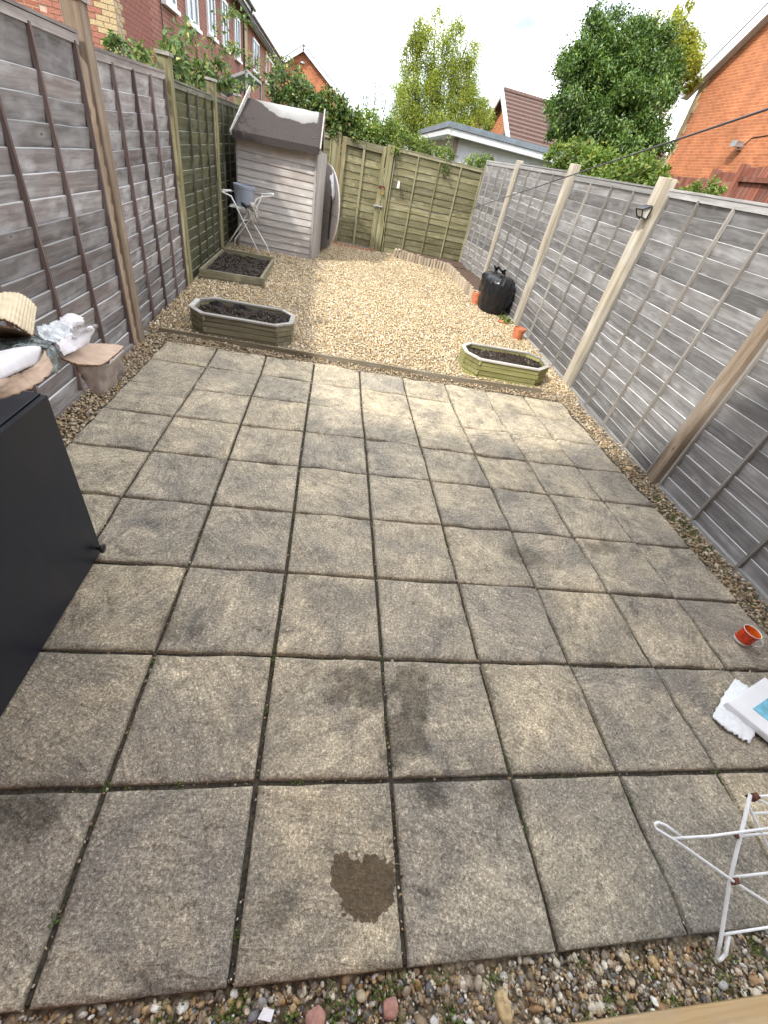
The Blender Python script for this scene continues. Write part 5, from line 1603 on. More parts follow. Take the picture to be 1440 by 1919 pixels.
# ------------------------------------------------------------------ bin bags, pots, mug
M['bag'], _nt, _b = new_mat('black_polythene', 0.22)
_b.inputs['Base Color'].default_value = (0.010, 0.010, 0.012, 1)
_tc = nd(_nt, 'ShaderNodeTexCoord')
bump(_nt, _b, noise(_nt, mapped(_nt, _tc.outputs['Object'], (16, 16, 4)), 1.0, 3, 0.5, 1.2), 0.45, 0.03)
def rubbish_bag(label, x, y, z, R, H, seed, lean=(0, 0)):
    rs = random.Random(seed)
    o = Vector((x, y, z))
    r = thing('rubbish_bag', label, 'rubbish bag', o, 'black rubbish bags by the right fence')
    n, lev = 72, 26
    vs, fs = [], []
    ph = rs.uniform(0, 6)
    for j in range(lev + 1):
        t = j / lev
        if t < 0.08: rad = R * (0.80 + 0.20 * math.sin(t / 0.08 * math.pi / 2))
        elif t < 0.5: rad = R * (1.0 + 0.06 * math.sin((t - 0.08) * 7))
        elif t < 0.92:
            s = (t - 0.5) / 0.42
            rad = R * (1.02 - 0.88 * s ** 2.3)
        else: rad = R * (0.14 - 0.02 * math.sin((t - 0.92) / 0.08 * 3.14))
        if t < 0.5: zz = H * 0.70 * t / 0.5
        elif t < 0.92: zz = H * (0.70 + 0.22 * math.sin((t - 0.5) / 0.42 * math.pi / 2))
        else: zz = H * (0.92 + 0.08 * (t - 0.92) / 0.08)
        pl = max(0.0, (t - 0.45) / 0.55)
        for k in range(n):
            a = 2 * math.pi * k / n
            w = 0.05 * mnoise.noise(Vector((math.cos(a) * 1.6 + seed, math.sin(a) * 1.6, t * 3))) + 0.018 * mnoise.noise(Vector((math.cos(a) * 7, math.sin(a) * 7 + seed, t * 9)))
            pleat = pl * (0.10 * math.sin(a * 13 + ph + 2 * math.sin(a * 3)) + 0.06 * math.sin(a * 29 + ph))
            rr = rad * (1 + w * 3.0 + pleat * (0.35 + 0.65 * pl))
            vs.append((rr * math.cos(a) + lean[0] * zz, rr * math.sin(a) + lean[1] * zz, zz))
    for j in range(lev):
        for k in range(n):
            fs.append((j * n + k, j * n + (k + 1) % n, (j + 1) * n + (k + 1) % n, (j + 1) * n + k))
    fs.append(tuple(reversed(range(n))))
    link('sack', MB().add(vs, fs).mesh('sack'), M['bag'], r, smooth=True)
    mb = MB()
    tx, ty = lean[0] * H, lean[1] * H
    n2, prof = 48, ((0.030, -0.02), (0.026, 0.0), (0.034, 0.022), (0.048, 0.045), (0.060, 0.062))
    vs2, fs2 = [], []
    for q, (rr, dz) in enumerate(prof):
        for k in range(n2):
            a = 2 * math.pi * k / n2
            w = 0.85 + (0.10 + 0.07 * q) * math.sin(a * 6 + seed + 0.6 * math.sin(a * 2)) + 0.10 * math.sin(a * 13)
            vs2.append((tx + rr * w * math.cos(a) + 0.012 * q * math.cos(seed), ty + rr * w * math.sin(a), H - 0.012 + dz * 0.75 * (1 + 0.25 * math.sin(a * 2 + seed))))
    for q in range(len(prof) - 1):
        for k in range(n2):
            fs2.append((q * n2 + k, q * n2 + (k + 1) % n2, (q + 1) * n2 + (k + 1) % n2, (q + 1) * n2 + k))
    mb.add(vs2, fs2)
    mb.tube([(tx + 0.022 * math.cos(a), ty + 0.022 * math.sin(a), H - 0.012) for a in np.linspace(0, 6.28, 14)], 0.010, 6)
    link('tied_neck', mb.mesh('tied_neck'), M['bag'], r, smooth=False)
    return r
rubbish_bag('full black rubbish bag tied at the neck, standing in front', 2.34, 7.33, 0.085, 0.245, 0.60, 3, (0.05, 0.03))
rubbish_bag('second black rubbish bag slumped behind the first against the fence', 2.40, 7.74, 0.10, 0.20, 0.56, 8, (-0.05, 0.03))

def pot(name, label, cat, x, y, z, r0, r1, h, rot=(0, 0), soil=True, grp=None):
    o = Vector((x, y, z))
    r = thing(name, label, cat, o, grp)
    t = 0.007
    prof = [(0.0, 0.0), (r0, 0.0), (r1 * 0.97, h * 0.80), (r1 * 1.03, h * 0.80), (r1 * 1.05, h * 0.98), (r1 * 1.02, h), (r1 * 0.95, h), (r1 * 0.92, h * 0.85), (r0 * 0.9, t), (0.0, t)]
    link('pot_wall', MB().lathe(prof, 28).mesh('pot_wall'), M['terracotta'], r, smooth=False)
    if soil:
        link('soil', MB().lathe([(0.0, h * 0.80), (r1 * 0.90, h * 0.79)], 20).mesh('soil'), M['soil'], r)
    return r
pot('plant_pot', 'small terracotta pot with dry stalks at the foot of the pale post', 'plant pot', 2.42, 6.12, 0.045, 0.065, 0.085, 0.165)
pot('plant_pot', 'terracotta pot half hidden beside the log border and the rubbish bags', 'plant pot', 2.15, 7.64, 0.09, 0.07, 0.088, 0.20)
pot('pot_saucer', 'empty shallow terracotta saucer lying on the gravel', 'saucer', 2.40, 6.80, 0.07, 0.055, 0.075, 0.032, soil=False)

def mug():
    # lies on its side
    M['mug_red'] = plain('red_orange_glaze', (0.62, 0.055, 0.012), 0.18, nscale=60, namt=0.25)
    M['mug_in'] = plain('orange_glaze', (0.72, 0.15, 0.02), 0.2, nscale=30, namt=0.2)
    M['china'] = plain('white_china', (0.75, 0.75, 0.74), 0.2, nscale=10, namt=0.03)
    ax = Vector((0.03, 0.02, 1.0)).normalized()
    o = Vector((2.050, 1.090, 0.002))
    r = thing('mug', 'red and orange mug with white base and handle standing on the slabs', 'mug', o)
    r.rotation_euler = (0.02, 0.03, 0)
    link('body', MB().lathe([(0.041, 0.018), (0.042, 0.06), (0.045, 0.088)], 32).mesh('body'), M['mug_red'], r, smooth=True)
    link('base', MB().lathe([(0.0, 0.0), (0.036, 0.0), (0.040, 0.004), (0.0412, 0.018)], 32).mesh('base'), M['china'], r, smooth=True)
    link('rim', MB().lathe([(0.045, 0.088), (0.0462, 0.091), (0.0445, 0.092), (0.0425, 0.089)], 32).mesh('rim'), M['china'], r, smooth=True)
    link('inside', MB().lathe([(0.0425, 0.089), (0.039, 0.05), (0.035, 0.010), (0.0, 0.008)], 32).mesh('inside'), M['mug_in'], r, smooth=True)
    h = [(0.040, 0.022), (0.060, 0.024), (0.072, 0.040), (0.072, 0.058), (0.060, 0.074), (0.043, 0.076)]
    hm = MB().tube([(a * math.cos(-0.95), a * math.sin(-0.95), z) for a, z in h], 0.0055, 8).mesh('handle')
    link('handle', hm, M['china'], r, smooth=True)
mug()

def floor_litter():
    M['poly_white'] = plain('white_polystyrene', (0.74, 0.76, 0.77), 0.7, nscale=60, namt=0.06, bumpy=0.2)
    s = sheet('torn_card', [(1.509, 0.666, 0.014), (1.64, 0.76, 0.022), (1.799, 0.855, 0.016), (1.555, 0.605, 0.016), (1.70, 0.71, 0.026), (1.845, 0.80, 0.020), (1.617, 0.557, 0.014), (1.74, 0.64, 0.020), (1.875, 0.745, 0.018)], M['poly_white'], None, rag=0.16, crumple=0.004, nu=26, nv=26, seed=41, thick=0.006)
    c = Vector((1.69, 0.71, 0.01)); s.data.transform(Matrix.Translation(-c)); s.location = c
    tag(s, 'torn piece of white card lying flat under the tub lid', 'card')
    o = Vector((1.86, 0.66, 0.012))
    r = thing('tub_lid', 'white plastic tub lid with pale blue picture panel near the clothes airer', 'lid', o)
    corners = [Vector((1.600, 0.718, 0.055)), Vector((1.911, 0.836, 0.075)), Vector((2.12, 0.60, 0.062)), Vector((1.80, 0.44, 0.045))]
    def slab(shr, dz0, dz1):
        c = sum(corners, Vector()) / 4
        p = [c + (q - c) * shr for q in corners]
        vs = [(q.x, q.y, q.z + dz0) for q in p] + [(q.x, q.y, q.z + dz1) for q in p]
        return MB().add(vs, [(0, 1, 2, 3), (7, 6, 5, 4), (0, 4, 5, 1), (1, 5, 6, 2), (2, 6, 7, 3), (3, 7, 4, 0)])
    slab(1.0, -0.035, 0.0).build('lid_body', M['white_upvc'], r, bevel=0.006)
    M['print_blue'] = plain('pale_blue_print', (0.20, 0.52, 0.66), 0.4, nscale=30, namt=0.2)
    slab(0.56, 0.001, 0.0035).build('picture_panel', M['print_blue'], r)
floor_litter()

# ------------------------------------------------------------------ clothes airers
def tubes(root, name, paths, rad, mat, o, n=8):
    for p in paths:
        MB().tube(p, rad, n).build(name, mat, root, smooth=True)

def near_airer():
    o = Vector((0.98, -0.03, -0.03))
    r = thing('clothes_airer', 'white wire clothes airer with rust spots folded by the house, bottom right', 'clothes airer', o)
    T = 0.0045
    A = [(0.969, -0.037, 0.0), (0.979, -0.006, 0.035), (0.994, 0.116, 0.18), (1.048, 0.282, 0.37)]
    A2 = [(0.969, -0.037, 0.0), (0.978, -0.045, -0.012), (0.993, -0.043, -0.014), (1.004, -0.034, 0.0), (1.012, 0.003, 0.04)]
    B = [(0.802, 0.203, 0.285), (0.754, 0.230, 0.300), (0.730, 0.236, 0.305), (0.716, 0.233, 0.305), (0.712, 0.223, 0.303), (0.781, 0.195, 0.28), (0.993, 0.108, 0.185), (1.152, 0.059, 0.105), (1.294, 0.011, 0.04), (1.36, -0.01, 0.0)]
    C_ = [(1.047, 0.259, 0.34), (1.125, 0.175, 0.25), (1.205, 0.083, 0.16), (1.30, -0.02, 0.05), (1.345, -0.06, 0.0)]
    tubes(r, 'leg', [A, A2], T * 1.25, M['white_tube'], o)
    tubes(r, 'leg', [B, C_], T, M['white_tube'], o)
    tubes(r, 'rail', [[(0.772, 0.201, 0.283), (0.884, 0.198, 0.30), (1.088, 0.205, 0.32), (1.334, 0.222, 0.34), (1.7, 0.24, 0.36)],
                      [(1.014, 0.199, 0.27), (1.12, 0.20, 0.28), (1.359, 0.205, 0.30), (1.7, 0.21, 0.32)],
                      [(1.0, 0.117, 0.182), (1.128, 0.119, 0.19), (1.367, 0.125, 0.21), (1.7, 0.13, 0.23)],
                      [(0.985, 0.005, 0.045), (1.147, 0.009, 0.06), (1.385, 0.014, 0.08), (1.7, 0.02, 0.1)],
                      [(1.048, 0.277, 0.362), (1.114, 0.277, 0.365), (1.359, 0.283, 0.38), (1.7, 0.29, 0.40)],
                      [(1.071, 0.274, 0.355), (1.111, 0.26, 0.35), (1.341, 0.189, 0.30), (1.5, 0.14, 0.26)],
                      [(1.06, 0.243, 0.32), (1.118, 0.243, 0.325), (1.373, 0.257, 0.34), (1.7, 0.27, 0.36)]], T * 0.85, M['white_tube'], o)
    MB().box((1.046, 0.268, 0.350), (1.066, 0.285, 0.378), jit=0.004).build('rusty_joint', M['rust'], r)
    MB().box((0.992, 0.101, 0.172), (1.010, 0.112, 0.190), jit=0.003).build('rusty_joint', M['rust'], r)
    MB().box((1.008, 0.194, 0.266), (1.018, 0.203, 0.276), jit=0.002).build('rusty_joint', M['rust'], r)
near_airer()

def far_airer():
    o = Vector((-1.72, 8.0, 0.12))
    r = thing('clothes_airer', 'white X-legged clothes airer holding a bucket in front of the shed', 'clothes airer', o)
    T = 0.0105
    ya, yb = 7.84, 8.14
    def leg(y, pts): return [(x, y, z) for x, z in pts]
    L1 = [(-1.924, 0.918), (-2.03, 0.905), (-2.068, 0.895), (-2.055, 0.880), (-1.93, 0.852), (-1.89, 0.79), (-1.764, 0.57), (-1.511, 0.15)]
    L1b = [(-1.924, 0.918), (-1.90, 0.87), (-1.712, 0.60), (-1.455, 0.26), (-1.40, 0.13)]
    L2 = [(-1.51, 0.945), (-1.36, 0.985), (-1.320, 0.990), (-1.325, 0.968), (-1.48, 0.925), (-1.56, 0.885), (-1.764, 0.575), (-2.06, 0.15)]
    L2b = [(-1.51, 0.945), (-1.545, 0.86), (-1.74, 0.54), (-1.945, 0.27), (-1.965, 0.15)]
    tubes(r, 'leg', [leg(ya, L1), leg(yb, L1b), leg(ya + 0.022, L2), leg(yb - 0.02, L2b)], T, M['white_tube'], o)
    tubes(r, 'cross_bar', [[(-2.06, ya, 0.885), (-1.95, yb, 0.89)], [(-1.325, ya, 0.975), (-1.50, yb, 0.94)], [(-1.764, ya, 0.572), (-1.73, yb, 0.57)]], T * 0.8, M['white_tube'], o)
    MB().box((-1.96, ya + 0.03, 0.715), (-1.60, yb + 0.06, 0.738)).build('tray', M['white_tube'], r)
    b = Vector((-1.775, 8.03, 0.742))
    k = thing('bucket', 'grey plastic bucket with wide rim resting on the white airer', 'bucket', b)
    M['bucket'] = plain('grey_plastic', (0.27, 0.30, 0.36), 0.4, nscale=8, namt=0.05)
    link('bucket_wall', MB().lathe([(0.0, 0.0), (0.118, 0.0), (0.126, 0.01), (0.150, 0.225), (0.156, 0.228), (0.158, 0.262), (0.152, 0.266), (0.146, 0.262), (0.120, 0.02), (0.0, 0.015)], 36).mesh('bucket_wall'), M['bucket'], k, smooth=False)
    link('spout', MB().box((0.12, -0.05, 0.21), (0.185, 0.05, 0.232)).mesh('spout'), M['bucket'], k)
    m = Vector((-1.69, 7.80, 0.74))
    q = thing('mop_head', 'white string mop head with black socket hanging off the airer', 'mop', m)
    M['mop'] = plain('mop_string', (0.62, 0.59, 0.53), 0.95, nscale=60, namt=0.15)
    link('socket', MB().tube([(-0.09, 0.01, 0.05), (-0.03, 0, 0.035), (0.0, 0, 0.02)], [0.022, 0.028, 0.03], 12).mesh('socket'), M['black_knob'], q, smooth=True)
    mb = MB()
    for t in range(46):
        a = random.uniform(-1.5, 1.2)
        e = random.uniform(-0.8, 0.8)
        d = Vector((math.cos(a) * 0.9, e * 0.5, math.sin(a) * 0.6)).normalized()
        L = random.uniform(0.10, 0.17)
        p0 = Vector((0, 0, 0.02)) + d * 0.015
        p1 = p0 + d * L * 0.5
        p2 = p0 + d * L * 0.85 + Vector((0, 0, -0.05))
        p3 = p2 + Vector((d.x * 0.01, d.y * 0.01, -0.04))
        mb.tube([p0, p1, p2, p3], 0.006, 5)
    link('strings', mb.mesh('strings'), M['mop'], q, smooth=True)
far_airer()

# lamp on the pale post
def post_lamp():
    o = Vector((2.545, 4.645, 1.755))
    r = thing('post_lamp', 'small black solar lamp with clear facets fixed to the pale post', 'lamp', o)
    M['lamp_glass'] = plain('clear_plastic', (0.55, 0.55, 0.50), 0.15, nscale=20, namt=0.2)
    link('bracket', MB().box((-0.01, -0.02, -0.05), (0.03, 0.05, 0.045)).mesh('bracket'), M['gutter_black'], r)
    v = [(-0.085, -0.055, 0.01), (-0.085, 0.055, 0.01), (-0.005, 0.06, 0.05), (-0.005, -0.06, 0.05), (-0.05, -0.045, -0.045), (-0.05, 0.045, -0.045), (-0.005, 0.05, -0.055), (-0.005, -0.05, -0.055)]
    link('lens', MB().add([tuple(c * 0.95 for c in p) for p in v], [(0, 1, 2, 3), (7, 6, 5, 4), (0, 4, 5, 1), (1, 5, 6, 2), (2, 6, 7, 3), (3, 7, 4, 0)]).mesh('lens'), M['lamp_glass'], r)
    mb = MB()
    for a, b in ((0, 1), (1, 2), (2, 3), (3, 0), (4, 5), (0, 4), (1, 5), (4, 7), (5, 6)):
        mb.tube([v[a], v[b]], 0.006, 6)
    mb.add([(-0.09, -0.06, 0.014), (-0.09, 0.06, 0.014), (0.0, 0.065, 0.056), (0.0, -0.065, 0.056)], [(0, 3, 2, 1)])
    link('frame', mb.mesh('frame'), M['gutter_black'], r)
post_lamp()

# washing line
def washing_line():
    a, b = Vector((0.35, -0.32, 1.78)), Vector((2.045, 9.3, 1.297))
    p1 = Vector((1.123, 1.947, 2.037))
    # straight run through p1 from the house wall to b
    d = (b - p1)
    start = p1 - d * ((p1.y + 0.30) / d.y)
    pts = [start + (b - start) * (k / 14) for k in range(15)]
    pts += [Vector((1.80, 9.72, 1.16)), Vector((1.573, 9.95, 1.085)), Vector((1.25, 10.2, 1.11)), Vector((0.98, 10.34, 1.22)), Vector((0.82, 10.38, 1.36)), Vector((0.72, 10.39, 1.56)), Vector((0.655, 10.40, 1.75)), Vector((0.63, 10.41, 1.90))]
    o = MB().tube(pts, 0.0042, 6).build('washing_line', M['rope'], smooth=True, origin=pts[-1])
    tag(o, 'thin dark washing line sagging from the house wall to the gate post', 'washing line')
    k = MB().box((0.775, 10.345, 1.33), (0.815, 10.375, 1.44), jit=0.008).build('line_peg', M['white_upvc'], origin=(0.8, 10.36, 1.36))
    tag(k, 'white plastic tensioner on the washing line by the gate', 'tensioner')
washing_line()

# ------------------------------------------------------------------ trees and climbers
M['leaf_lime'] = island_mat('lime_leaves', [(0, (0.14, 0.21, 0.035)), (0.4, (0.255, 0.32, 0.05)), (0.75, (0.37, 0.41, 0.065)), (1, (0.52, 0.51, 0.09))], 0.55, 0.4, 0.38, nscale=0.9, namt=0.35)
M['leaf_laurel'] = island_mat('laurel_leaves', [(0, (0.030, 0.075, 0.014)), (0.4, (0.070, 0.140, 0.025)), (0.8, (0.135, 0.225, 0.040)), (1, (0.26, 0.33, 0.075))], 0.35, 0.55, 0.22, nscale=1.2, namt=0.3)
M['leaf_gold'] = island_mat('golden_leaves', [(0, (0.17, 0.22, 0.03)), (0.5, (0.36, 0.38, 0.05)), (1, (0.52, 0.50, 0.08))], 0.55, 0.4, 0.38, nscale=1.2, namt=0.3)
M['leaf_ivy'] = island_mat('ivy_leaves', [(0, (0.028, 0.065, 0.016)), (0.4, (0.065, 0.125, 0.028)), (0.75, (0.14, 0.205, 0.05)), (0.9, (0.24, 0.27, 0.07)), (1, (0.26, 0.13, 0.06))], 0.5, 0.45, 0.25, nscale=2.0, namt=0.3)
M['leaf_bright'] = island_mat('bright_leaves', [(0, (0.075, 0.14, 0.025)), (0.5, (0.155, 0.24, 0.045)), (0.9, (0.27, 0.34, 0.075)), (1, (0.36, 0.30, 0.09))], 0.55, 0.4, 0.3, nscale=2.0, namt=0.3)
M['leaf_rose'] = island_mat('rose_leaves', [(0, (0.06, 0.115, 0.035)), (0.5, (0.12, 0.19, 0.06)), (0.9, (0.22, 0.29, 0.11)), (1, (0.42, 0.36, 0.09))], 0.5, 0.45, 0.25, nscale=3.0, namt=0.25)
M['leaf_grey'] = island_mat('grey_green_leaves', [(0, (0.06, 0.085, 0.05)), (1, (0.15, 0.18, 0.11))], 0.6, 0.3, 0.2)

def tree(name, label, base, lumps, mat, n, size, aspect, trunk_r, sub=30, spread=0.40, droop=0.3, cat='tree', group=None, limbs=9, core=True, branchmat=None, shell=0.55):
    o = Vector(base)
    r = thing(name, label, cat, o, group)
    mb = MB()
    top = max(lumps, key=lambda l: l[2])
    cx = np.mean([l[0] for l in lumps]); cy = np.mean([l[1] for l in lumps])
    low = min(l[2] - l[3] for l in lumps)
    fork = Vector((base[0] * 0.6 + cx * 0.4, base[1] * 0.6 + cy * 0.4, max(low, base[2] + 0.3)))
    mb.tube([o, (o + fork) / 2 + Vector((0.03, 0, 0)), fork], [trunk_r, trunk_r * 0.85, trunk_r * 0.7], 10)
    for l in lumps[:max(limbs, 1)]:
        e = Vector(l[:3])
        mid = fork.lerp(e, 0.5) + Vector((random.uniform(-.1, .1), random.uniform(-.1, .1), 0.08))
        mb.tube([fork, mid, e, e + (e - mid) * 0.35], [trunk_r * 0.5, trunk_r * 0.3, trunk_r * 0.16, trunk_r * 0.06], 6)
    mb.build('trunk', branchmat or M['bark'], r, smooth=True)
    P, O = crown_points(lumps, n, sub, spread, shell)
    v, f = leaves(P - np.array(o), rng.uniform(0.45, 1.35, len(P)) * size, aspect, O, droop)
    c = np_mesh('crown', v, f, mat, r)
    return r

tree('lime_green_tree', 'tall yellow-green tree rising behind the back fence', (3.0, 22.0, -0.35),
     [(2.57, 22.0, 5.14, 0.85), (3.70, 22.3, 5.15, 0.66), (1.84, 21.8, 5.16, 0.30), (1.84, 21.7, 4.70, 0.46), (1.80, 21.5, 3.92, 0.50), (3.08, 22, 4.43, 0.75), (4.10, 22.5, 4.65, 0.60), (2.10, 21.3, 3.39, 0.72),
      (3.26, 21.5, 3.48, 0.78), (4.40, 22, 4.10, 0.45), (4.18, 21.6, 3.36, 0.80), (2.22, 21, 2.73, 0.73), (4.89, 22, 3.83, 0.40), (1.83, 21.8, 5.55, 0.15), (2.5, 22, 5.9, 0.2), (3.3, 22, 5.8, 0.25), (3.2, 21.3, 2.5, 0.9), (1.75, 21.3, 3.2, 0.5), (4.75, 21.8, 3.4, 0.55), (2.4, 21.5, 4.0, 0.6), (3.7, 21.8, 3.9, 0.7)],
     M['leaf_lime'], 78000, 0.062, 0.52, 0.16, sub=20, spread=0.46, droop=0.5, shell=0.45)
tree('laurel_tree', 'broad dark green laurel tree beyond the right fence', (6.2, 14.2, -0.35),
     [(5.37, 14.5, 4.53, 0.63), (5.16, 14, 3.93, 0.65), (6.30, 14.8, 4.89, 0.66), (6.57, 14.2, 4.37, 0.79), (5.61, 13.8, 3.42, 0.50), (6.06, 13.3, 3.40, 0.65), (6.97, 13.6, 3.78, 0.69), (7.40, 14.6, 4.55, 0.50),
      (7.20, 13.2, 3.29, 0.45), (6.26, 12.9, 2.94, 0.47), (5.8, 14.6, 4.2, 0.7), (6.6, 14.4, 3.4, 0.8), (5.30, 14.2, 3.3, 0.4)],
     M['leaf_laurel'], 105000, 0.085, 0.40, 0.14, sub=26, spread=0.36, droop=0.55, shell=0.62)
tree('golden_tree', 'golden green tree peeping out between the laurel and the orange gable', (9.3, 18.2, -0.35),
     [(9.24, 18.0, 5.85, 0.64), (8.69, 18.0, 5.95, 0.50), (9.79, 18.0, 5.72, 0.41), (9.05, 18.0, 6.55, 0.20), (9.2, 18.0, 6.85, 0.10), (9.50, 18.0, 5.04, 0.53), (9.35, 18.0, 6.2, 0.31), (10.05, 18.0, 5.95, 0.25), (9.0, 18.0, 5.3, 0.6), (10.2, 18.0, 5.5, 0.3), (9.6, 18.0, 6.1, 0.3), (8.4, 18, 5.6, 0.4)],
     M['leaf_gold'], 30000, 0.085, 0.4, 0.1, sub=22, droop=0.5)
tree('bramble_bush', 'light green bramble thicket at the foot of the laurel behind the right fence', (4.7, 10.2, -0.35),
     [(4.31, 11.5, 2.43, 0.26), (4.56, 11, 2.48, 0.31), (4.59, 10.0, 2.34, 0.29), (4.87, 9.5, 2.36, 0.30), (4.95, 9, 2.33, 0.24), (4.93, 8.5, 2.26, 0.16), (4.7, 10.6, 2.1, 0.5), (4.9, 9.4, 2.0, 0.5)],
     M['leaf_bright'], 15000, 0.075, 0.55, 0.03, sub=30, cat='bush', branchmat=M['stem'])
tree('small_bush', 'small pale bush with bare twigs peeping over the right fence', (4.15, 6.3, -0.35),
     [(4.05, 6.3, 2.09, 0.10), (4.22, 6.3, 2.14, 0.11), (4.27, 6.1, 2.12, 0.07), (3.94, 6.3, 2.03, 0.09), (4.1, 6.3, 1.9, 0.2)],
     M['leaf_bright'], 2600, 0.045, 0.5, 0.02, sub=24, cat='bush', branchmat=M['stem'])
tree('ivy', 'dense dark ivy mounded over the fence beside the shed roof', (-0.7, 10.75, -0.2),
     [(-1.36, 10.6, 2.18, 0.17), (-1.09, 10.7, 2.20, 0.22), (-0.74, 10.7, 2.22, 0.25), (-0.44, 10.65, 2.17, 0.27), (-0.32, 10.5, 1.98, 0.22), (-0.56, 10.45, 1.95, 0.17), (-0.60, 10.7, 1.8, 0.25), (-1.25, 10.8, 2.39, 0.12)],
     M['leaf_ivy'], 9500, 0.058, 0.8, 0.03, sub=26, spread=0.4, cat='climber', branchmat=M['stem'])
tree('honeysuckle', 'olive and yellow climber tumbling over the top of the gate', (0.4, 10.75, -0.2),
     [(0.00, 10.6, 1.98, 0.25), (0.10, 10.9, 2.18, 0.20), (0.45, 10.7, 2.06, 0.24), (0.72, 10.6, 2.04, 0.20), (1.10, 10.7, 2.03, 0.17), (1.45, 10.75, 2.02, 0.13), (0.62, 10.42, 1.88, 0.08), (0.30, 10.9, 1.9, 0.3)],
     M['leaf_bright'], 8500, 0.050, 0.55, 0.025, sub=30, spread=0.45, cat='climber', branchmat=M['stem'])

def sprigs():
    o = Vector((0.25, 11.5, 0))
    r = thing('buddleia', 'upright feathery grey-green shoots above the climber on the gate', 'shrub', o)
    mb = MB()
    P, O = [], []
    for k in range(15):
        x = -0.12 + 0.058 * k + random.uniform(-0.03, 0.03)
        h = 2.35 + 0.36 * (1 - abs((k - 5) / 12)) + random.uniform(-0.12, 0.10)
        top = Vector((x + random.uniform(-0.05, 0.05), 11.5 + random.uniform(-0.1, 0.1), h))
        b = Vector((0.2 + (x - 0.2) * 0.5, 11.5, 1.2))
        mb.tube([b, b.lerp(top, 0.55) + Vector((0.01, 0, 0)), top], [0.008, 0.005, 0.0025], 5)
        for t in np.linspace(0.45, 1.0, 46):
            p = b.lerp(top, t)
            P.append(p); O.append((random.uniform(-1, 1), random.uniform(-1, 1), 0.8))
    mb.build('stems', M['stem'], r)
    P = np.array(P) - np.array(o)
    v, f = leaves(P + rng.normal(0, 0.008, P.shape), rng.uniform(0.04, 0.075, len(P)), 0.28, np.array(O), -0.4)
    np_mesh('foliage', v, f, M['leaf_grey'], r)
sprigs()

def arching(name, label, base, arcs, lumps, mat, n, size, cat='climber', group=None):
    o = Vector(base)
    r = thing(name, label, cat, o, group)
    mb = MB()
    P, O = [], []
    for pts, m in arcs:
        pts = [Vector(p) for p in pts]
        dense = []
        for a, b in zip(pts, pts[1:]):
            dense += [a.lerp(b, t / 6) for t in range(6)]
        dense.append(pts[-1])
        mb.tube(dense, [0.009 * (1 - 0.7 * i / len(dense)) for i in range(len(dense))], 5)
        for k in range(m):
            p = dense[int(rng.integers(2, len(dense)))]
            for q in range(5):
                P.append(np.array(p) + rng.normal(0, 0.045, 3)); O.append(rng.normal(size=3) + np.array([0, 0, 0.3]))
    if lumps:
        p, q = crown_points(lumps, n, 18, 0.5)
        P = np.concatenate([np.array(P).reshape(-1, 3), p]); O = np.concatenate([np.array(O).reshape(-1, 3), q])
    P, O = np.array(P), np.array(O)
    O = O / (np.linalg.norm(O, axis=1)[:, None] + 1e-9)
    mb.build('stems', M['stem'], r, smooth=True)
    v, f = leaves(P - np.array(o), rng.uniform(0.6, 1.2, len(P)) * size, 0.58, O, 0.35)
    np_mesh('foliage', v, f, mat, r)
    return r
arching('ivy', 'small leafy climber spilling over the left fence top near the brown post', (-2.30, 5.6, 0), [([(-2.3, 5.6, 0.0), (-2.25, 5.3, 1.9), (-2.22, 5.0, 1.99)], 12), ([(-2.3, 5.6, 0.0), (-2.24, 5.7, 1.95), (-2.24, 5.85, 1.98)], 10)],
        [(-2.24, 5.15, 1.93, 0.07), (-2.23, 5.45, 1.93, 0.08), (-2.24, 5.72, 1.93, 0.07)], M['leaf_rose'], 520, 0.055)
arching('rambling_rose', 'rambling rose arching over the left fence in front of the terrace', (-2.55, 8.6, 0),
        [([(-2.55, 8.6, 0.0), (-2.45, 8.2, 1.9), (-2.35, 7.6, 2.22), (-2.30, 7.0, 2.22), (-2.28, 6.5, 2.05)], 34), ([(-2.55, 8.6, 0.0), (-2.5, 8.8, 2.0), (-2.4, 8.3, 2.40), (-2.32, 7.7, 2.42), (-2.3, 7.2, 2.30)], 30),
         ([(-2.55, 8.6, 0.0), (-2.5, 9.2, 2.1), (-2.35, 9.9, 2.55), (-2.2, 10.6, 2.62), (-2.0, 11.2, 2.45)], 42), ([(-2.55, 8.6, 0.0), (-2.5, 9.0, 2.2), (-2.3, 9.4, 2.75), (-2.15, 9.9, 2.98), (-2.05, 10.3, 2.92)], 34),
         ([(-2.55, 8.6, 0.0), (-2.4, 9.4, 2.0), (-2.1, 10.5, 2.25), (-1.7, 11.0, 2.3)], 30), ([(-2.2, 10.6, 2.4), (-1.8, 11.4, 2.75), (-1.4, 11.8, 2.72), (-1.2, 11.8, 2.5)], 34)],
        [(-2.30, 6.75, 2.00, 0.11), (-2.32, 7.2, 2.03, 0.13), (-2.36, 8.3, 2.08, 0.13), (-2.3, 9.3, 2.22, 0.13), (-1.6, 11.2, 2.35, 0.22), (-1.2, 11.3, 2.35, 0.22)], M['leaf_rose'], 2800, 0.075)
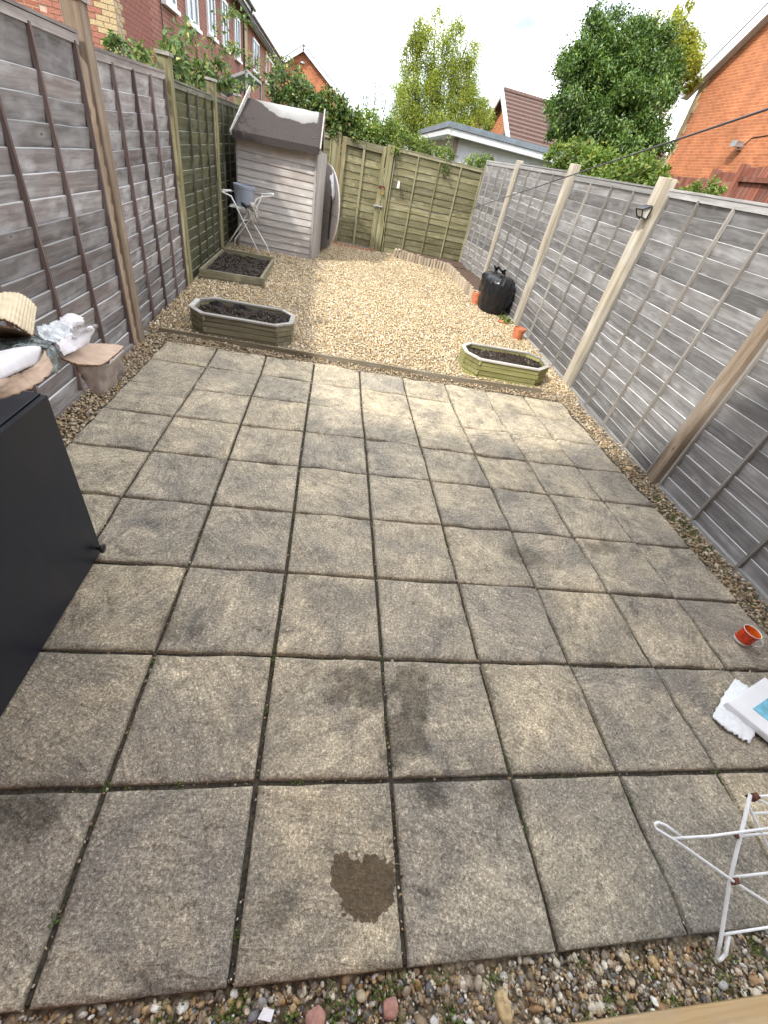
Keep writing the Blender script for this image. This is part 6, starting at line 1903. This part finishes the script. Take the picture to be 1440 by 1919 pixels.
arching('creeper', 'sparse creeper trailing across the white garage wall', (2.4, 12.6, 0),
        [([(1.7, 11.2, 1.2), (1.75, 11.4, 2.1), (1.95, 12.2, 2.35), (2.15, 12.95, 2.70)], 12), ([(2.0, 11.6, 1.6), (2.5, 12.4, 2.1), (3.0, 13.0, 2.2), (3.3, 13.1, 2.12)], 14), ([(2.3, 11.2, 1.3), (2.5, 11.2, 2.0), (2.6, 11.2, 2.18)], 14)],
        [(2.30, 11.0, 2.03, 0.10), (2.55, 11.2, 2.03, 0.12), (1.75, 11.0, 2.0, 0.13), (2.9, 12.0, 2.15, 0.09)], M['leaf_bright'], 1500, 0.052)
arching('ivy', 'trail of ivy hanging down the right part of the back fence', (1.75, 10.75, 0), [([(1.6, 10.75, 1.4), (1.62, 10.66, 1.98), (1.66, 10.49, 1.95), (1.70, 10.47, 1.72)], 10)], [(1.68, 10.46, 1.80, 0.05)], M['leaf_ivy'], 60, 0.055)

# ------------------------------------------------------------------ gravel, pebbles, weeds
def scatter(n, x0, x1, y0, y1, avoid=()):
    x = rng.uniform(x0, x1, n); y = rng.uniform(y0, y1, n)
    keep = np.ones(n, bool)
    for (a, b, c, d) in avoid:
        keep &= ~((x > a) & (x < b) & (y > c) & (y < d))
    return x[keep], y[keep]

def zgv(y):
    return np.where(y < 4.32, -0.045, 0.0 + 0.031 * (y - 4.3))

def gravel_field():
    av = [(-1.68, -0.74, 4.40, 4.91), (1.24, 2.20, 4.44, 4.94), (-2.03, -1.28, 6.25, 7.6), (-1.9, -0.8, 8.45, 9.6), (2.12, 2.7, 7.75, 10.6), (1.2, 2.6, 9.95, 10.7)]
    x, y = scatter(92000, -2.07, 2.60, 4.335, 10.45, av)
    near = (y < 7.5)
    k = near | (rng.random(len(y)) < 0.75)
    x, y = x[k], y[k]
    s = np.clip(rng.lognormal(math.log(0.0079), 0.32, len(x)), 0.005, 0.021)
    z = zgv(y) + 0.006 + rng.uniform(0, 0.012, len(x)) + 0.010 * np.sin(x * 2.1 + y * 1.3) * np.sin(y * 1.7)
    v, f = pebbles(np.stack([x, y, z], 1), s, 1, 0.55)
    o = np_mesh('gravel', v, f, M['gravel'], None, True)
    tag(o, 'pale golden gravel covering the far half of the garden', 'gravel', kind='stuff')
gravel_field()

def side_gravel():
    P, S_ = [], []
    for n, x0, x1, y0, y1, sm in ((5200, -2.06, -1.845, 0.0, 4.34, 0.0100), (3900, 2.31, 2.58, 0.0, 4.33, 0.0095), (900, -1.9, 2.3, 4.17, 4.31, 0.010)):
        x, y = scatter(n, x0, x1, y0, y1)
        s = np.clip(rng.lognormal(math.log(sm), 0.30, len(x)), 0.005, 0.02)
        P.append(np.stack([x, y, -0.048 + rng.uniform(0.004, 0.03, len(x)) + (0.012 if n == 900 else 0.0)], 1)); S_.append(s)
    # spill on to the slabs along the edges
    x, y = scatter(260, -1.85, 2.3, 4.06, 4.18)
    P.append(np.stack([x, y, np.full(len(x), 0.006)], 1)); S_.append(rng.uniform(0.005, 0.010, len(x)))
    v, f = pebbles(np.concatenate(P), np.concatenate(S_), 1, 0.55)
    o = np_mesh('border_gravel', v, f, M['gravel_dull'], None, True)
    tag(o, 'narrow strips of browner gravel along the paving edges', 'gravel', kind='stuff')
M['gravel_dull'] = island_mat('dull_gravel', [(0.0, (0.34, 0.26, 0.16)), (0.2, (0.46, 0.38, 0.26)), (0.4, (0.24, 0.16, 0.085)), (0.55, (0.52, 0.45, 0.34)), (0.7, (0.16, 0.12, 0.085)), (0.85, (0.38, 0.26, 0.13)), (1.0, (0.56, 0.50, 0.40))], 0.75, 0.25, nscale=90, namt=0.25)
side_gravel()

def front_pebbles():
    x, y = scatter(10500, -1.25, 1.6, -0.26, 0.002)
    k = (rng.random(len(x)) < 1.0)
    s = np.clip(rng.lognormal(math.log(0.0055), 0.45, len(x)), 0.004, 0.022)
    z = -0.047 + rng.uniform(0.003, 0.022, len(x))
    # grains lodged in the joints between slabs
    jx, jy = [], []
    for i in range(-3, 5):
        m = 90
        jx.append(i * PITCH + rng.normal(0, 0.004, m)); jy.append(rng.uniform(0.0, 4.1, m) ** 1.0)
    for j in range(1, 9):
        m = 46
        jx.append(rng.uniform(-1.8, 2.3, m)); jy.append(j * PITCH + rng.normal(0, 0.004, m))
    jx, jy = np.concatenate(jx), np.concatenate(jy)
    dx, dy = scatter(70, -1.6, 2.2, 0.03, 4.0)
    jx2 = np.stack([dx, dy, np.full(len(dx), 0.003)], 1)
    P = np.concatenate([np.stack([x, y, z], 1), jx2, np.stack([jx, jy, np.full(len(jx), -0.021)], 1)])
    S_ = np.concatenate([s, rng.uniform(0.0018, 0.004, len(dx)), rng.uniform(0.003, 0.0065, len(jx))])
    big = S_ > 0.0062
    v, f = pebbles(P[big], S_[big], 2, 0.5, 0.42)
    v2, f2 = pebbles(P[~big], S_[~big], 1, 0.5, 0.42)
    f = np.concatenate([f, f2 + len(v)]); v = np.concatenate([v, v2])
    o = np_mesh('mixed_pebbles', v, f, M['pebble_mix'], None, True)
    tag(o, 'mixed dark and cream pebbles along the house side of the paving', 'pebbles', kind='stuff')
front_pebbles()

def stone(name, label, x, y, z, sx, sy, sz, mat, rz, cat='stone'):
    v0, f0 = ico(2)
    v = v0.copy()
    v = np.sign(v) * np.abs(v) ** 0.6
    v *= (1 + rng.normal(0, 0.05, (len(v), 1)))
    v *= np.array([sx, sy, sz])
    o = np_mesh(name, v, f0, mat, None, False)
    o.location = (x, y, z); o.rotation_euler = (random.uniform(-.15, .15), random.uniform(-.15, .15), rz)
    return tag(o, label, cat)
M['stone_pink'] = plain('pink_brick_chip', (0.40, 0.21, 0.165), 0.9, nscale=60, namt=0.2, bumpy=0.4)
M['stone_tan'] = plain('tan_stone', (0.52, 0.38, 0.20), 0.9, nscale=60, namt=0.25, bumpy=0.5)
stone('brick_fragment', 'square pinkish brick fragment in the pebbles, left of the middle', -0.243, -0.062, -0.022, 0.024, 0.022, 0.014, M['stone_pink'], 0.3, 'brick fragment')
stone('brick_fragment', 'flat pinkish brick fragment in the pebbles, below the wet stain', -0.048, -0.058, -0.024, 0.022, 0.019, 0.012, M['stone_pink'], 0.1, 'brick fragment')
stone('tan_stone', 'tan stone chip beside the door sill', 0.262, -0.080, -0.022, 0.020, 0.032, 0.015, M['stone_tan'], 0.2)
stone('pale_stone', 'pale lump of stone lying by the right fence foot', 2.42, 2.86, -0.02, 0.035, 0.03, 0.02, M['stone_tan'], 0.4)
b = MB().add([(-0.385, -0.048, -0.02), (-0.352, -0.055, -0.012), (-0.345, -0.036, -0.016), (-0.372, -0.03, -0.02), (-0.385, -0.048, -0.022), (-0.352, -0.055, -0.014), (-0.345, -0.036, -0.018), (-0.372, -0.03, -0.022)],
             [(0, 1, 2, 3), (7, 6, 5, 4), (0, 4, 5, 1), (1, 5, 6, 2), (2, 6, 7, 3), (3, 7, 4, 0)]).build('paper_scrap', M['card_white'], origin=(-0.365, -0.04, -0.03))
tag(b, 'white paper scrap among the pebbles, bottom left', 'paper')

def weeds():
    P, S_ = [], []
    def tuft(x, y, z, m, r, s):
        P.append(np.stack([rng.normal(x, r, m), rng.normal(y, r, m), z + np.abs(rng.normal(0, r * 0.4, m))], 1)); S_.append(rng.uniform(0.5, 1.2, m) * s)
    for x, y in ((-0.458, 0.92), (-0.47, 0.90), (-0.46, 0.70), (-0.70, 0.462), (-0.92, 0.46), (-0.33, 0.46), (0.46, 0.30), (1.38, 0.46), (0.92, 0.36), (-0.92, 0.16), (-0.46, 0.10), (0.0, 0.92), (-0.46, 1.8), (0.0, 2.1), (-0.46, 2.3)):
        tuft(x, y, -0.016, 26, 0.010, 0.010)
    for k in range(300):
        i = random.randrange(-3, 5)
        tuft(i * PITCH + random.uniform(-.004, .004), random.uniform(0.1, 3.4), -0.020, 10, 0.006, 0.007)
    for k in range(60):
        tuft(random.uniform(-1.4, 2.0), random.randrange(1, 5) * PITCH + random.uniform(-.004, .004), -0.020, 10, 0.006, 0.007)
    for k in range(60):
        tuft(random.uniform(-0.7, 1.5), random.uniform(-0.15, -0.01), -0.03, 26, 0.014, 0.011)
    for k in range(16):
        tuft(random.uniform(-0.62, 0.0), random.uniform(-0.09, -0.01), -0.03, 34, 0.013, 0.013)
    for k in range(120):
        tuft(2.48 + random.uniform(-0.09, 0.09), random.choice((random.uniform(0.3, 2.6), random.uniform(1.8, 2.5))), -0.045, 22, 0.022, 0.013)
    for k in range(10):
        tuft(2.50 + random.uniform(-.05, .05), 6.95 + random.uniform(-.15, .25), 0.075, 20, 0.03, 0.05)
    P, S_ = np.concatenate(P), np.concatenate(S_)
    up = np.tile(np.array([0, 0, 0.7]), (len(P), 1)) + rng.normal(0, 0.6, P.shape)
    v, f = leaves(P, S_, 0.55, up, -0.2)
    o = np_mesh('weeds', v, f, M['moss'])
    tag(o, 'moss and tiny weeds in the joints and border', 'weeds', kind='stuff')
weeds()
